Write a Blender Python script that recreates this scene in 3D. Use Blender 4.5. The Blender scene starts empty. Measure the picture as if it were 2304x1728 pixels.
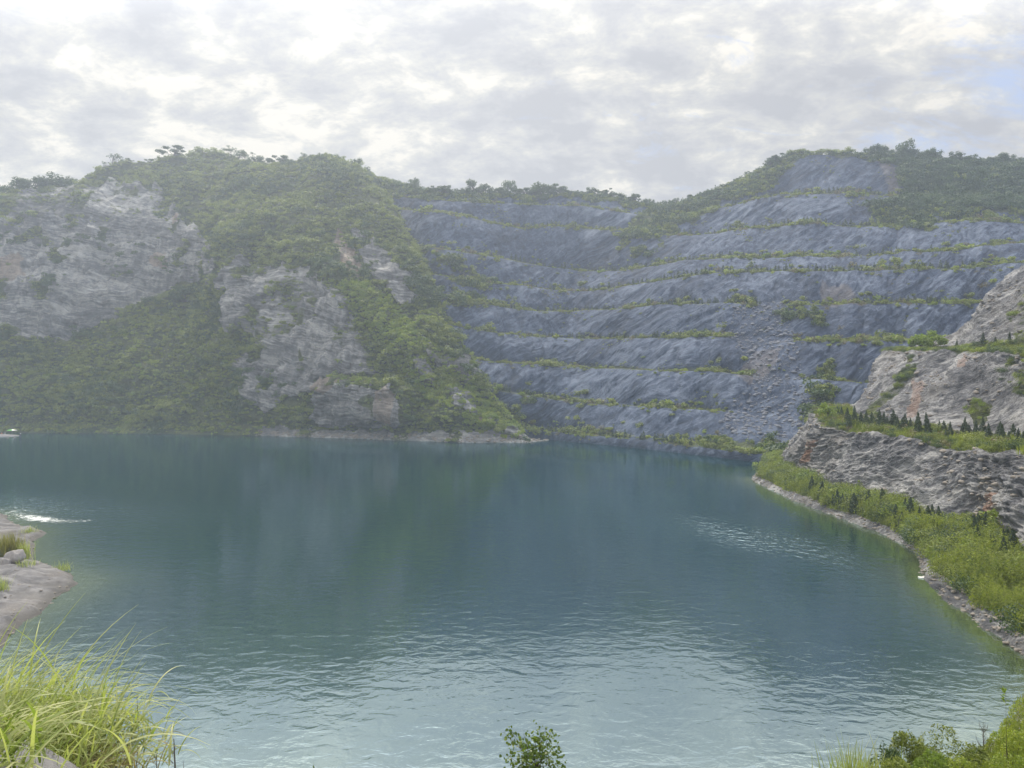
import bpy, math, random
import numpy as np
from math import radians as R
rng = np.random.default_rng(7); random.seed(7)
sc = bpy.context.scene
COL = sc.collection
# ------------------------------------------------------------------ camera, sky, sun, exposure
S = 0.72                      # design units -> metres
F = 1708.0                    # focal length in photo pixels (2304 wide)
CH = 25.0                     # eye height above the lake, design units
cam = bpy.data.cameras.new('camera'); camo = bpy.data.objects.new('camera', cam); COL.objects.link(camo)
cam.sensor_width = 36; cam.lens = F/2304*36; cam.clip_start = .1; cam.clip_end = 5000
camo.location = (0, 0, CH*S); camo.rotation_euler = (R(90), 0, 0)
sc.camera = camo
SUN_EL, SUN_AZ = 54, -16
w = bpy.data.worlds.new('World'); sc.world = w; w.use_nodes = True
nt = w.node_tree; nt.nodes.clear()
def N(nt, typ, **kw):
    n = nt.nodes.new(typ)
    for k, v in kw.items():
        if k in ('x',): continue
        setattr(n, k, v)
    return n
def setin(n, **kw):
    for k, v in kw.items(): n.inputs[k.replace('_', ' ')].default_value = v
def math_(nt, op, a, b=None, clamp=False):
    n = nt.nodes.new('ShaderNodeMath'); n.operation = op; n.use_clamp = clamp
    for i, x in enumerate((a, b)):
        if x is None: continue
        if isinstance(x, (int, float)): n.inputs[i].default_value = x
        else: nt.links.new(x, n.inputs[i])
    return n.outputs[0]
def mixc(nt, f, a, b, blend='MIX'):
    n = nt.nodes.new('ShaderNodeMix'); n.data_type = 'RGBA'; n.blend_type = blend
    for i, x in ((0, f), (6, a), (7, b)):
        if isinstance(x, (int, float)): n.inputs[i].default_value = x
        elif isinstance(x, tuple): n.inputs[i].default_value = (*x, 1)[:4]
        else: nt.links.new(x, n.inputs[i])
    return n.outputs[2]
def ramp(nt, src, stops, interp='LINEAR'):
    n = nt.nodes.new('ShaderNodeValToRGB'); n.color_ramp.interpolation = interp
    e = n.color_ramp.elements
    while len(e) < len(stops): e.new(.5)
    for i, (p, c) in enumerate(stops):
        e[i].position = p
        e[i].color = (c, c, c, 1) if isinstance(c, (int, float)) else (*c, 1)
    nt.links.new(src, n.inputs[0]); return n.outputs[0]
def noise_(nt, vec, scale, detail=4, rough=.5, dist=0, out=0):
    n = nt.nodes.new('ShaderNodeTexNoise')
    if vec is not None: nt.links.new(vec, n.inputs['Vector'])
    setin(n, Scale=scale, Detail=detail, Roughness=rough, Distortion=dist); return n.outputs[out]
def mapping(nt, vec, loc=(0,0,0), rot=(0,0,0), scale=(1,1,1)):
    n = nt.nodes.new('ShaderNodeMapping'); nt.links.new(vec, n.inputs[0])
    n.inputs['Location'].default_value = loc; n.inputs['Rotation'].default_value = rot; n.inputs['Scale'].default_value = scale
    return n.outputs[0]
bg = N(nt, 'ShaderNodeBackground'); bg.inputs[1].default_value = .1
sky = N(nt, 'ShaderNodeTexSky', sky_type='NISHITA'); sky.sun_disc = False
sky.sun_elevation = R(SUN_EL); sky.sun_rotation = R(SUN_AZ)
tc = N(nt, 'ShaderNodeTexCoord'); sep = N(nt, 'ShaderNodeSeparateXYZ'); nt.links.new(tc.outputs['Generated'], sep.inputs[0])
zz = math_(nt, 'ADD', math_(nt, 'MAXIMUM', sep.outputs[2], 0.0), .30)     # cloud deck seen in perspective
cv = N(nt, 'ShaderNodeCombineXYZ')
nt.links.new(math_(nt, 'DIVIDE', sep.outputs[0], zz), cv.inputs[0]); nt.links.new(math_(nt, 'DIVIDE', sep.outputs[1], zz), cv.inputs[1])
cm = mapping(nt, cv.outputs[0], (3.1, 1.7, 0), (0, 0, R(20)), (1.0, 1.25, 1))
n1 = noise_(nt, cm, 5.0, 7, .62, .25); n2 = noise_(nt, cm, 9.5, 6, .65, .3); n3 = noise_(nt, cm, .9, 3, .5)
lum = math_(nt, 'ADD', math_(nt, 'MULTIPLY', n1, .52), math_(nt, 'ADD', math_(nt, 'MULTIPLY', n2, .28), math_(nt, 'MULTIPLY', n3, .20)))
ccol = ramp(nt, lum, [(.42, (5.1, 5.1, 5.3)), (.47, (5.9, 5.85, 5.9)), (.515, (7.0, 6.85, 6.45)), (.565, (9.4, 8.9, 7.9))])
# clouds thin out and brighten towards the hidden sun
sd = (math.sin(R(SUN_AZ))*math.cos(R(SUN_EL)), math.cos(R(SUN_AZ))*math.cos(R(SUN_EL)), math.sin(R(SUN_EL)))
vm = N(nt, 'ShaderNodeVectorMath', operation='DOT_PRODUCT'); nt.links.new(tc.outputs['Generated'], vm.inputs[0]); vm.inputs[1].default_value = sd
glow = math_(nt, 'POWER', math_(nt, 'MAXIMUM', vm.outputs['Value'], 0.0), 9.0)
ccol = mixc(nt, 1.0, ccol, ramp(nt, glow, [(0, .98), (.35, 1.12), (1, 2.2)]), 'MULTIPLY')
# blue gaps, more of them towards the east (right)
gn = noise_(nt, mapping(nt, cv.outputs[0], (7.3, 4.1, 0), (0, 0, R(-35)), (1.3, 2.6, 1)), 2.6, 8, .68, .5)
bias = math_(nt, 'MULTIPLY', math_(nt, 'SUBTRACT', sep.outputs[0], .30), .32)
gap = ramp(nt, math_(nt, 'ADD', gn, bias), [(.56, 0.0), (.72, 1.0)])
skyb = mixc(nt, 1.0, sky.outputs[0], (1.0, 1.15, 1.45), 'MULTIPLY')
skyw = mixc(nt, .55, skyb, (6.6, 6.9, 7.5))
col = mixc(nt, gap, ccol, skyw)
# sky brightened overhead and behind the viewer, added to light the land and lake
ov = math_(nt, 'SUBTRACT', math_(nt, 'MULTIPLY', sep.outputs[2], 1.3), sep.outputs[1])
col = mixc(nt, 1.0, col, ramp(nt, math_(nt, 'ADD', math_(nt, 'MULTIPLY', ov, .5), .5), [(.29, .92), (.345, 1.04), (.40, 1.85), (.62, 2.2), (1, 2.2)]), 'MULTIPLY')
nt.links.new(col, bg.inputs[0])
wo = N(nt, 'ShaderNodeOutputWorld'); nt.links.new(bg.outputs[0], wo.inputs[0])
w.cycles.sampling_method = 'MANUAL'; w.cycles.sample_map_resolution = 512
sl = bpy.data.lights.new('sun', 'SUN'); sl.energy = 4.2; sl.angle = R(7); sl.color = (1, .91, .76)
so = bpy.data.objects.new('sun', sl); COL.objects.link(so)
so.rotation_euler = (R(90-SUN_EL), 0, R(180-SUN_AZ))
sc.view_settings.view_transform = 'Standard'; sc.view_settings.look = 'None'; sc.view_settings.gamma = 1
sc.view_settings.exposure = 0.05
sc.render.engine = 'CYCLES'
cy = sc.cycles; cy.use_denoising = True; cy.max_bounces = 6; cy.diffuse_bounces = 2; cy.glossy_bounces = 2
cy.transmission_bounces = 2; cy.volume_bounces = 1; cy.transparent_max_bounces = 4; cy.caustics_reflective = False; cy.caustics_refractive = False

# ------------------------------------------------------------------ helpers
def P(u, v, D):
    u, v, D = np.broadcast_arrays(np.asarray(u, float), np.asarray(v, float), np.asarray(D, float))
    return np.stack([D*(u-1152)/F, D, CH - D*(v-864)/F], -1)*S
def proj(p):
    return 1152+F*p[..., 0]/p[..., 1], 864-F*(p[..., 2]-CH*S)/p[..., 1]
def DW(v): return CH*F/(np.asarray(v, float)-864)           # distance of a waterline pixel
def hash3(i, j, k, seed):
    h = (i*374761393 + j*668265263 + k*2147483647 + seed*1274126177) & 0xffffffff
    h = ((h ^ (h >> 13))*1274126177) & 0xffffffff
    h = (h ^ (h >> 16)) & 0xffffffff
    return h/4294967295.0
def vnoise(p, seed=0):
    f = np.floor(p); i = f.astype(np.int64); t = p-f; t = t*t*t*(t*(t*6-15)+10)
    r = 0
    for a in (0, 1):
        for b in (0, 1):
            for c in (0, 1):
                wt = (t[..., 0] if a else 1-t[..., 0])*(t[..., 1] if b else 1-t[..., 1])*(t[..., 2] if c else 1-t[..., 2])
                r = r + wt*hash3(i[..., 0]+a, i[..., 1]+b, i[..., 2]+c, seed)
    return r*2-1
def fbm(p, octs=4, seed=0, gain=.5):
    r = 0; a = 1; s = 0
    for o in range(octs):
        r = r + a*vnoise(p*(2.03**o)+17.3*o, seed+o); s += a; a *= gain
    return r/s
def rotm(ax, ay, az):
    ca, sa, cb, sb, cc, sn = math.cos(ax), math.sin(ax), math.cos(ay), math.sin(ay), math.cos(az), math.sin(az)
    X = np.array([[1,0,0],[0,ca,-sa],[0,sa,ca]]); Y = np.array([[cb,0,sb],[0,1,0],[-sb,0,cb]]); Z = np.array([[cc,-sn,0],[sn,cc,0],[0,0,1]])
    return Z@Y@X
def poly_mask(u, v, poly):
    ins = np.zeros(u.shape, bool); n = len(poly)
    for i in range(n):
        x0, y0 = poly[i]; x1, y1 = poly[(i+1) % n]
        if y0 == y1: continue
        c = ((y0 > v) != (y1 > v)) & (u < (x1-x0)*(v-y0)/(y1-y0)+x0)
        ins ^= c
    return ins
def sstep(x, a, b):
    t = np.clip((x-a)/(b-a), 0, 1); return t*t*(3-2*t)
def smooth1(a, k):
    if k < 1: return a
    ker = np.exp(-np.linspace(-2, 2, 2*k+1)**2); ker /= ker.sum()
    return np.convolve(np.pad(a, k, mode='edge'), ker, 'valid')
def mesh_np(name, verts, faces, mat, smooth=False, attrs=None):
    me = bpy.data.meshes.new(name)
    verts = np.asarray(verts, np.float32).reshape(-1, 3); faces = np.asarray(faces, np.int32)
    k = faces.shape[1]
    me.vertices.add(len(verts)); me.vertices.foreach_set('co', verts.ravel())
    me.loops.add(faces.size); me.loops.foreach_set('vertex_index', faces.ravel())
    me.polygons.add(len(faces)); me.polygons.foreach_set('loop_start', np.arange(0, faces.size, k, dtype=np.int32))
    me.polygons.foreach_set('loop_total', np.full(len(faces), k, np.int32))
    if smooth: me.polygons.foreach_set('use_smooth', np.ones(len(faces), bool))
    for an, av in (attrs or {}).items():
        at = me.attributes.new(an, 'FLOAT', 'POINT'); at.data.foreach_set('value', np.asarray(av, np.float32).ravel())
    me.update(calc_edges=True)
    if mat: me.materials.append(mat)
    return me
def obj(name, me, parent=None, label=None, cat=None, kind=None, group=None, loc=None):
    o = bpy.data.objects.new(name, me); COL.objects.link(o)
    if parent: o.parent = parent
    if loc is not None: o.location = tuple(float(x) for x in loc)
    if label: o['label'] = label
    if cat: o['category'] = cat
    if kind: o['kind'] = kind
    if group: o['group'] = group
    return o
def grid_faces(Rn, C):
    i = np.arange(Rn-1)[:, None]*C+np.arange(C-1)[None]
    return np.stack([i, i+1, i+C+1, i+C], -1).reshape(-1, 4)
def grid_normals(G):
    du = np.gradient(G, axis=1); dv = np.gradient(G, axis=0)
    n = np.cross(du, dv); n /= np.linalg.norm(n, axis=-1, keepdims=True)+1e-9
    return n
def scatter(G, wt, n, r=rng):
    a = np.linalg.norm(np.cross(G[:-1, 1:]-G[:-1, :-1], G[1:, :-1]-G[:-1, :-1]), axis=-1)
    ww = (a*.25*(wt[:-1, :-1]+wt[1:, :-1]+wt[:-1, 1:]+wt[1:, 1:])).ravel()
    if ww.sum() <= 0: return np.zeros((0, 3)), np.zeros(0, int)
    c = np.cumsum(ww); idx = np.searchsorted(c, r.random(n)*c[-1]); idx = np.minimum(idx, len(ww)-1)
    i, j = np.unravel_index(idx, a.shape); s, t = r.random(n)[:, None], r.random(n)[:, None]
    p = G[i, j]*(1-s)*(1-t)+G[i, j+1]*s*(1-t)+G[i+1, j]*(1-s)*t+G[i+1, j+1]*s*t
    return p, (i, j)

# ------------------------------------------------------------------ materials
def mat_new(name):
    m = bpy.data.materials.new(name); m.use_nodes = True; nt = m.node_tree; nt.nodes.clear()
    out = nt.nodes.new('ShaderNodeOutputMaterial'); return m, nt, out
def attr(nt, name, typ='GEOMETRY'):
    a = nt.nodes.new('ShaderNodeAttribute'); a.attribute_name = name; a.attribute_type = typ; return a.outputs['Fac']
def rock_mat(name, dark, mid, light, srot, sscale, veg_a, veg_b, soil, bump=.6, fine=1.0, tan=None, vj=0.0):
    m, nt, out = mat_new(name)
    t = nt.nodes.new('ShaderNodeTexCoord').outputs['Object']
    wv = N(nt, 'ShaderNodeVectorMath', operation='ADD')
    warp = N(nt, 'ShaderNodeVectorMath', operation='SCALE'); nt.links.new(noise_(nt, t, .035, 3, .5, out=1), warp.inputs[0]); warp.inputs['Scale'].default_value = 16
    nt.links.new(t, wv.inputs[0]); nt.links.new(warp.outputs[0], wv.inputs[1])
    sm = mapping(nt, mapping(nt, wv.outputs[0], rot=srot), scale=sscale)
    s1 = noise_(nt, sm, 1.0, 7, .62); s2 = noise_(nt, sm, 2.6*fine, 7, .7)
    v1 = noise_(nt, mapping(nt, wv.outputs[0], rot=(0, R(6), R(20)), scale=(.40*fine, .30*fine, .10*fine)), 1.0, 7, .68)
    s1 = mixc(nt, ramp(nt, noise_(nt, t, .018, 3, .5), [(.46, vj), (.54, 1 if vj else 0)] if vj else [(0, 0.0), (1, 0.0)]), v1, s1) if vj else s1
    slab = noise_(nt, mapping(nt, mapping(nt, wv.outputs[0], rot=srot), scale=(sscale[0]*.35, sscale[1]*.35, sscale[2]*.22)), 1.0, 3, .45)
    b1 = math_(nt, 'ADD', math_(nt, 'MULTIPLY', slab, .8), math_(nt, 'MULTIPLY', noise_(nt, t, .03, 5, .55), .2)); b2 = noise_(nt, t, .35*fine, 8, .75)
    f = math_(nt, 'ADD', math_(nt, 'MULTIPLY', s1, .27), math_(nt, 'ADD', math_(nt, 'MULTIPLY', s2, .25), math_(nt, 'ADD', math_(nt, 'MULTIPLY', b2, .22), math_(nt, 'MULTIPLY', b1, .26))))
    c = ramp(nt, f, [(.42, dark), (.49, mid), (.565, light)])
    if tan is not None:
        c = mixc(nt, ramp(nt, noise_(nt, t, .055, 5, .6), [(.52, 0.0), (.66, .6)]), c, tan)
    c = mixc(nt, math_(nt, 'MULTIPLY', attr(nt, 'soil'), ramp(nt, b2, [(.35, .45), (.6, 1.0)])), c, soil)
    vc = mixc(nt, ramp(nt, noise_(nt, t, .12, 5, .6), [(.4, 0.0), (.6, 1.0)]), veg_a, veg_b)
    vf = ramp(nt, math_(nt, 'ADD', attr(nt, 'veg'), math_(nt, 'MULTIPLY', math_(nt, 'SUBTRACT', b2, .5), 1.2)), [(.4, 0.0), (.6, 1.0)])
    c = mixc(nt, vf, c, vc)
    bs = N(nt, 'ShaderNodeBsdfPrincipled'); nt.links.new(c, bs.inputs['Base Color']); setin(bs, Roughness=.85); bs.inputs['Specular IOR Level'].default_value = .25
    bh = math_(nt, 'ADD', math_(nt, 'MULTIPLY', s1, 1.0), math_(nt, 'ADD', math_(nt, 'MULTIPLY', s2, .5), math_(nt, 'MULTIPLY', b2, .5)))
    bp = N(nt, 'ShaderNodeBump'); nt.links.new(bh, bp.inputs['Height']); setin(bp, Strength=bump, Distance=1.6/fine)
    nt.links.new(bp.outputs[0], bs.inputs['Normal']); nt.links.new(bs.outputs[0], out.inputs[0])
    return m
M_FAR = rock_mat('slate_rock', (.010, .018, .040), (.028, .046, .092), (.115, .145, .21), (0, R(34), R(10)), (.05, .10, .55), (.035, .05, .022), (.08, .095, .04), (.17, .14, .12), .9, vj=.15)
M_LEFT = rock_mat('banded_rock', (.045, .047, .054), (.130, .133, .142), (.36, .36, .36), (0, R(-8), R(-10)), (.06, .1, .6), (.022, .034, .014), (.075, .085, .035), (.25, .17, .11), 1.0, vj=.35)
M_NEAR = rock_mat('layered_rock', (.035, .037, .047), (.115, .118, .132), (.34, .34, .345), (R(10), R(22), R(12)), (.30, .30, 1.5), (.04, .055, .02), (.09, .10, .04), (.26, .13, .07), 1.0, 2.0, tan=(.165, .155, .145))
def leaf_mat(name, ca, cb, cc, trans=.35, rough=.6, spot=None):
    m, nt, out = mat_new(name)
    rnd = attr(nt, 'tint', 'INSTANCER'); lf = attr(nt, 'leaf')
    oi = nt.nodes.new('ShaderNodeObjectInfo').outputs['Random']
    f = math_(nt, 'FRACT', math_(nt, 'ADD', rnd, math_(nt, 'MULTIPLY', oi, .999)))
    c = mixc(nt, f, ca, cb); c = mixc(nt, lf, c, cc)
    d = N(nt, 'ShaderNodeBsdfPrincipled'); nt.links.new(c, d.inputs['Base Color']); setin(d, Roughness=rough); d.inputs['Specular IOR Level'].default_value = .3
    tr = N(nt, 'ShaderNodeBsdfTranslucent'); nt.links.new(mixc(nt, 1.0, c, (1.35, 1.5, .7), 'MULTIPLY'), tr.inputs[0])
    mx = N(nt, 'ShaderNodeMixShader'); mx.inputs[0].default_value = trans
    nt.links.new(d.outputs[0], mx.inputs[1]); nt.links.new(tr.outputs[0], mx.inputs[2]); nt.links.new(mx.outputs[0], out.inputs[0])
    return m
L_SCRUB = leaf_mat('scrub_leaf', (.055, .088, .020), (.185, .215, .044), (.22, .25, .055), .3)
L_BRIGHT = leaf_mat('bright_leaf', (.12, .18, .025), (.28, .31, .045), (.17, .23, .05), .4)
L_DARK = leaf_mat('dark_leaf', (.028, .055, .022), (.06, .095, .032), (.07, .11, .035), .25)
L_CON = leaf_mat('conifer_needle', (.020, .038, .018), (.032, .055, .024), (.045, .07, .028), .15)
L_GRASS = leaf_mat('grass_blade', (.15, .21, .045), (.30, .34, .10), (.40, .41, .20), .4, .45)
L_WEED = leaf_mat('weed_leaf', (.05, .09, .020), (.27, .31, .045), (.22, .24, .06), .4)
L_SAP = leaf_mat('sapling_leaf', (.05, .09, .02), (.09, .14, .03), (.14, .19, .04), .3, .4)
L_DRY = leaf_mat('dry_brush', (.10, .085, .05), (.17, .15, .08), (.2, .17, .1), .2)
def plain(name, c, rough=.8, noise_amt=.25, scale=3):
    m, nt, out = mat_new(name)
    t = nt.nodes.new('ShaderNodeTexCoord').outputs['Object']
    n = noise_(nt, t, scale, 6, .6)
    cc = mixc(nt, n, tuple(x*(1-noise_amt) for x in c), tuple(min(1, x*(1+noise_amt)) for x in c))
    bs = N(nt, 'ShaderNodeBsdfPrincipled'); nt.links.new(cc, bs.inputs['Base Color']); setin(bs, Roughness=rough)
    bp = N(nt, 'ShaderNodeBump'); nt.links.new(n, bp.inputs['Height']); setin(bp, Strength=.4, Distance=.05); nt.links.new(bp.outputs[0], bs.inputs['Normal'])
    nt.links.new(bs.outputs[0], out.inputs[0]); return m
M_BARK = plain('bark', (.07, .055, .045)); M_STONE = plain('stone', (.27, .255, .25), .85, .45, 4)
M_STONE2 = plain('pale_stone', (.19, .17, .15), .85, .45, 1.5)

# ------------------------------------------------------------------ terrain landforms
def rows_u(us, table, Dtab, ksm=6):
    v = smooth1(np.interp(us, *zip(*table)), ksm)
    D = DW(v) if Dtab is None else smooth1(np.interp(us, *Dtab), 14)
    return v, D
def loft(rows, subs):
    out = []
    for k in range(len(rows)-1):
        t = np.linspace(0, 1, subs[k], endpoint=False)[:, None, None]
        out.append(rows[k][None]*(1-t)+rows[k+1][None]*t)
    out.append(rows[-1][None]); return np.concatenate(out, 0)
def off(p, dx=0, dy=0, dz=0): return p+np.array([dx, dy, dz])*S

# --- far terraced quarry wall
us = np.arange(690, 2520, 2.6)
DK = [650, 1000, 1300, 1500, 1830, 2150, 2450]
far_lines = {
 'H': ([(560,952),(1000,958),(1141,964),(1242,972),(1351,982),(1500,998),(1594,1010),(1706,1024),(1850,1030),(2450,1030)], None),
 'G': ([(560,860),(1098,872),(1184,890),(1264,900),(1387,911),(1500,921),(1590,928),(1720,935),(1830,945),(2450,960)], [425,355,355,312,268,258,255]),
 'F': ([(560,760),(1025,784),(1062,806),(1116,816),(1206,822),(1333,826),(1402,829),(1500,835),(1605,836),(1750,845),(1884,857),(1999,864),(2450,870)], [445,374,385,337,290,280,275]),
 'E': ([(560,690),(1000,728),(1062,742),(1134,755),(1206,760),(1279,762),(1500,759),(1627,760),(1848,766),(2061,763),(2450,765)], [462,390,410,362,315,300,293]),
 'D': ([(560,630),(935,657),(1007,668),(1062,681),(1134,694),(1206,699),(1279,701),(1351,697),(1500,686),(1612,683),(1750,686),(1927,681),(2224,683),(2450,683)], [478,405,435,386,340,322,312]),
 'C': ([(560,600),(971,616),(1025,625),(1098,636),(1170,643),(1243,652),(1315,654),(1387,648),(1500,630),(1594,615),(1721,611),(1829,609),(1974,607),(2155,604),(2282,589),(2450,580)], [495,420,460,412,368,345,333]),
 'B': ([(560,530),(1000,562),(1062,571),(1134,583),(1206,596),(1279,605),(1351,609),(1423,605),(1500,597),(1612,582),(1721,578),(1848,577),(1902,578),(2100,568),(2300,545),(2450,540)], [515,438,485,440,398,370,358]),
 'A': ([(560,440),(1000,477),(1062,489),(1134,509),(1170,515),(1242,507),(1315,513),(1423,516),(1504,530),(1612,526),(1685,513),(1829,503),(1920,512),(2046,506),(2173,497),(2300,505),(2450,505)], [540,462,515,475,432,402,388]),
 'T': ([(560,400),(1000,452),(1300,464),(1420,478),(1504,492),(1641,463),(1707,445),(1757,437),(1866,434),(1974,437),(2046,445),(2200,450),(2450,450)], [556,478,530,497,465,432,418]),
 'K': ([(560,365),(760,374),(800,387),(860,404),(930,427),(1000,440),(1100,446),(1200,443),(1350,446),(1450,462),(1500,466),(1560,452),(1640,422),(1700,398),(1750,368),(1790,350),(1840,348),(1900,348),(1980,353),(2060,355),(2110,367),(2200,371),(2304,374),(2450,372)], [570,490,545,522,500,472,455]),
}
shv, shD = rows_u(us, [(560,968),(1000,982),(1150,989),(1190,991.5),(1243,990),(1351,1000),(1500,1016),(1706,1040),(1850,1046),(2450,1046)], None)
far_rows = [off(P(us, shv, shD), 0, -5, -5), off(P(us, shv, shD), 0, 0, 0)]; far_sub = [4, 8]
crest = {}
D = shD+3; v, _ = rows_u(us, far_lines['H'][0], None); pH = P(us, v, D); crest['H'] = pH
far_rows += [pH, off(P(us, v, D), 0, 9, 1.0)]; far_sub += [10, 0]
prev = far_rows[-1]; far_sub = [4, 8, 8]
for key, sub in (('G', 20), ('F', 22), ('E', 22), ('D', 24), ('C', 20), ('B', 18), ('A', 28), ('T', 24), ('K', 26)):
    v, D = rows_u(us, far_lines[key][0], (DK, far_lines[key][1]))
    wig = 3.2*fbm(np.stack([us/55, us*0+ord(key), us*0], -1), 3, ord(key))
    p = P(us, v, D+wig*1.5); crest[key] = p
    far_rows.append(p); far_sub.append(sub)
    if key != 'K':
        far_rows.append(off(p, 0, 6, .3)); far_sub.append(4)
far_rows.append(off(crest['K'], 0, 18, 2)); far_sub.append(5)
far_rows.append(off(crest['K'], 0, 140, -40)); far_sub.append(8)
# far_sub currently lists: pre, bank, bench, then (face, bench)*, fix order
GF = loft(far_rows, far_sub[:len(far_rows)-1])
nF = grid_normals(GF)
if nF[GF.shape[0]//2, 300, 1] > 0: nF = -nF
uF, vF = proj(GF)
def sumpoly(u, v, polys, jit=10, seed=3):
    ju = u+jit*fbm(np.stack([u/22, v/22, u*0], -1), 3, seed); jv = v+jit*fbm(np.stack([u/22, v/22, u*0+9], -1), 3, seed+5)
    m = np.zeros(u.shape)
    for p in polys: m = np.maximum(m, poly_mask(ju, jv, p).astype(float))
    return m
vegF = sumpoly(uF, vF, [
 [(1400,530),(1430,490),(1500,465),(1640,395),(1780,320),(1880,320),(1800,365),(1760,390),(1740,432),(1650,452),(1560,500),(1500,532),(1420,550)],
 [(1880,320),(2520,300),(2520,500),(2230,488),(2150,492),(2060,498),(2040,440),(2010,390),(1950,360),(1870,350)],
 [(560,330),(900,380),(1520,400),(1520,455),(1440,470),(1300,452),(1000,452),(930,445),(880,440),(800,420),(560,480)],
 [(860,500),(960,560),(1110,640),(1100,655),(1000,640),(900,610)], [(950,640),(1130,690),(1120,700),(1000,690)],
 [(1060,865),(1180,885),(1230,965),(1130,965)], [(1835,830),(1880,830),(1870,960),(1830,950)],
 [(1400,520),(1480,530),(1500,580),(1420,600),(1390,560)], [(1760,700),(1850,710),(1860,740),(1770,745)], [(1940,470),(2060,450),(2100,520),(1990,510)],
 [(1560,1000),(1800,1000),(1800,1040),(1580,1030)]], 14)
vegF = vegF*np.where(vF > 540, sstep(fbm(GF/7, 3, 74), -.1, .15), 1)
# planted strips: bench tops and a little of the foot of the face above
rowkind = np.zeros(GF.shape[0])
acc = 0; benchrows = []
for k in range(len(far_rows)-1):
    n = far_sub[k]
    if k >= 2 and k % 2 == 0 and k < len(far_rows)-3: benchrows.append((acc, acc+n)); rowkind[acc:acc+n+1] = 1
    acc += n
benchveg = rowkind[:, None]*np.ones(GF.shape[1])[None]
slide = poly_mask(uF, vF, [(1660,690),(1760,680),(1790,780),(1830,900),(1800,1020),(1620,990),(1640,930),(1700,860),(1640,760)]).astype(float)
benchveg *= 1-slide
for k in range(7): benchveg[1:-1] = np.maximum(benchveg[1:-1], .5*(benchveg[2:]+benchveg[:-2])*.9)
patch = sstep(fbm(GF/28, 3, 21), .12, .4)*(vF < 1000)*.0
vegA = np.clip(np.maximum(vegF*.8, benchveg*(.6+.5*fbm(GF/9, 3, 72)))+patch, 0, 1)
soilF = sumpoly(uF, vF, [[(1960,350),(1990,370),(2030,440),(2000,445),(1985,400)], [(1660,850),(1700,800),(1760,790),(1740,830),(1690,870)], [(1840,640),(1900,650),(1950,690),(1850,690)]], 10)*.5
rough = 1-.85*rowkind[:, None]
rs = GF@rotm(0, R(34), R(10)).T
ridg = lambda q, s: 1-np.abs(fbm(q, 4, s, .55))*2
wq = GF+6*np.stack([fbm(GF/45, 2, 301), fbm(GF/45, 2, 302), fbm(GF/45, 2, 303)], -1)
rs = wq@rotm(0, R(34), R(10)).T; rs2 = wq@rotm(0, R(-70), R(-15)).T; sw = sstep(fbm(GF/50, 2, 304)+.9*sstep(uF, 1250, 1000), -.1, .35)
bell = np.zeros(GF.shape[0]); acc = 0
for k in range(len(far_rows)-1):
    n = far_sub[k]
    if k % 2 == 1: bell[acc:acc+n] = np.sin(np.pi*np.arange(n)/n)**.55
    acc += n
bell = bell[:, None]
dF = 1.6*fbm(GF/36, 3, 1)+bell*(.8+1.8*fbm(GF/14, 3, 5)+1.3*ridg(rs*np.array([.025, .05, .42]), 9)*(1-sw)+1.0*ridg(rs2*np.array([.06, .08, .3]), 10)*sw+.7*ridg(rs*np.array([.07, .12, 1.1]), 19)+.7*fbm(GF/3., 2, 77)+1.4*sstep(fbm(np.stack([uF/60, vF/300, uF*0], -1), 2, 44), .0, .5))+.35*fbm(GF/5., 2, 78)
dF *= sstep(GF[..., 2], -.5, 6)*.8+.2*(GF[..., 2] > 0)
# the landslide buries the terraces it crossed
sm_ = GF.copy()
for _ in range(160): sm_[1:-1] = .25*sm_[:-2]+.5*sm_[1:-1]+.25*sm_[2:]
sl_ = slide.copy()
for _ in range(30): sl_[1:-1, 1:-1] = .25*(sl_[:-2, 1:-1]+sl_[2:, 1:-1]+sl_[1:-1, :-2]+sl_[1:-1, 2:])
GF = GF*(1-sl_[..., None])+sm_*sl_[..., None]; dF = dF*(1-.6*sl_)+sl_*.8*fbm(GF/4, 3, 66)
GF = GF+nF*dF[..., None]*S
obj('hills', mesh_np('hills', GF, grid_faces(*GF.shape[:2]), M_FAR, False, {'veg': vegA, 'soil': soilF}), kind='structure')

# --- left mountain with its spur
ul = np.arange(-420, 1236, 2.6)
def rl(vt, Dt=None, ks=3):
    v = smooth1(np.interp(ul, *zip(*vt)), ks); D = DW(v) if Dt is None else smooth1(np.interp(ul, *zip(*Dt)), 10); return v, D
v0, D0 = rl([(-420,966),(0,972),(80,974),(350,976),(600,981),(800,987),(1041,996),(1100,996),(1182,996),(1240,990)])
vb, _ = rl([(-420,950),(0,958),(350,962),(600,958),(720,965),(1041,970),(1120,968),(1170,982),(1190,991),(1240,989)]); Db = D0+8
v3, D3 = rl([(-420,740),(0,762),(127,774),(253,723),(325,683),(441,640),(500,700),(530,780),(560,850),(640,880),(700,878),(760,862),(900,880),(960,890),(1040,910),(1100,930),(1170,972),(1190,990),(1240,988.5)],
            [(-420,440),(127,435),(325,450),(441,452),(500,420),(560,388),(640,370),(760,352),(900,343),(1040,335),(1190,330),(1240,345)])
v4, D4 = rl([(-420,560),(0,525),(200,495),(347,490),(420,520),(470,560),(510,540),(570,548),(640,560),(700,590),(760,625),(800,680),(850,735),(900,780),(960,830),(1030,870),(1100,915),(1165,966),(1190,989.5),(1240,988)],
            [(-420,455),(0,468),(347,484),(420,474),(470,452),(510,430),(570,426),(640,418),(760,395),(850,375),(960,357),(1100,338),(1190,331),(1240,347)])
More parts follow.
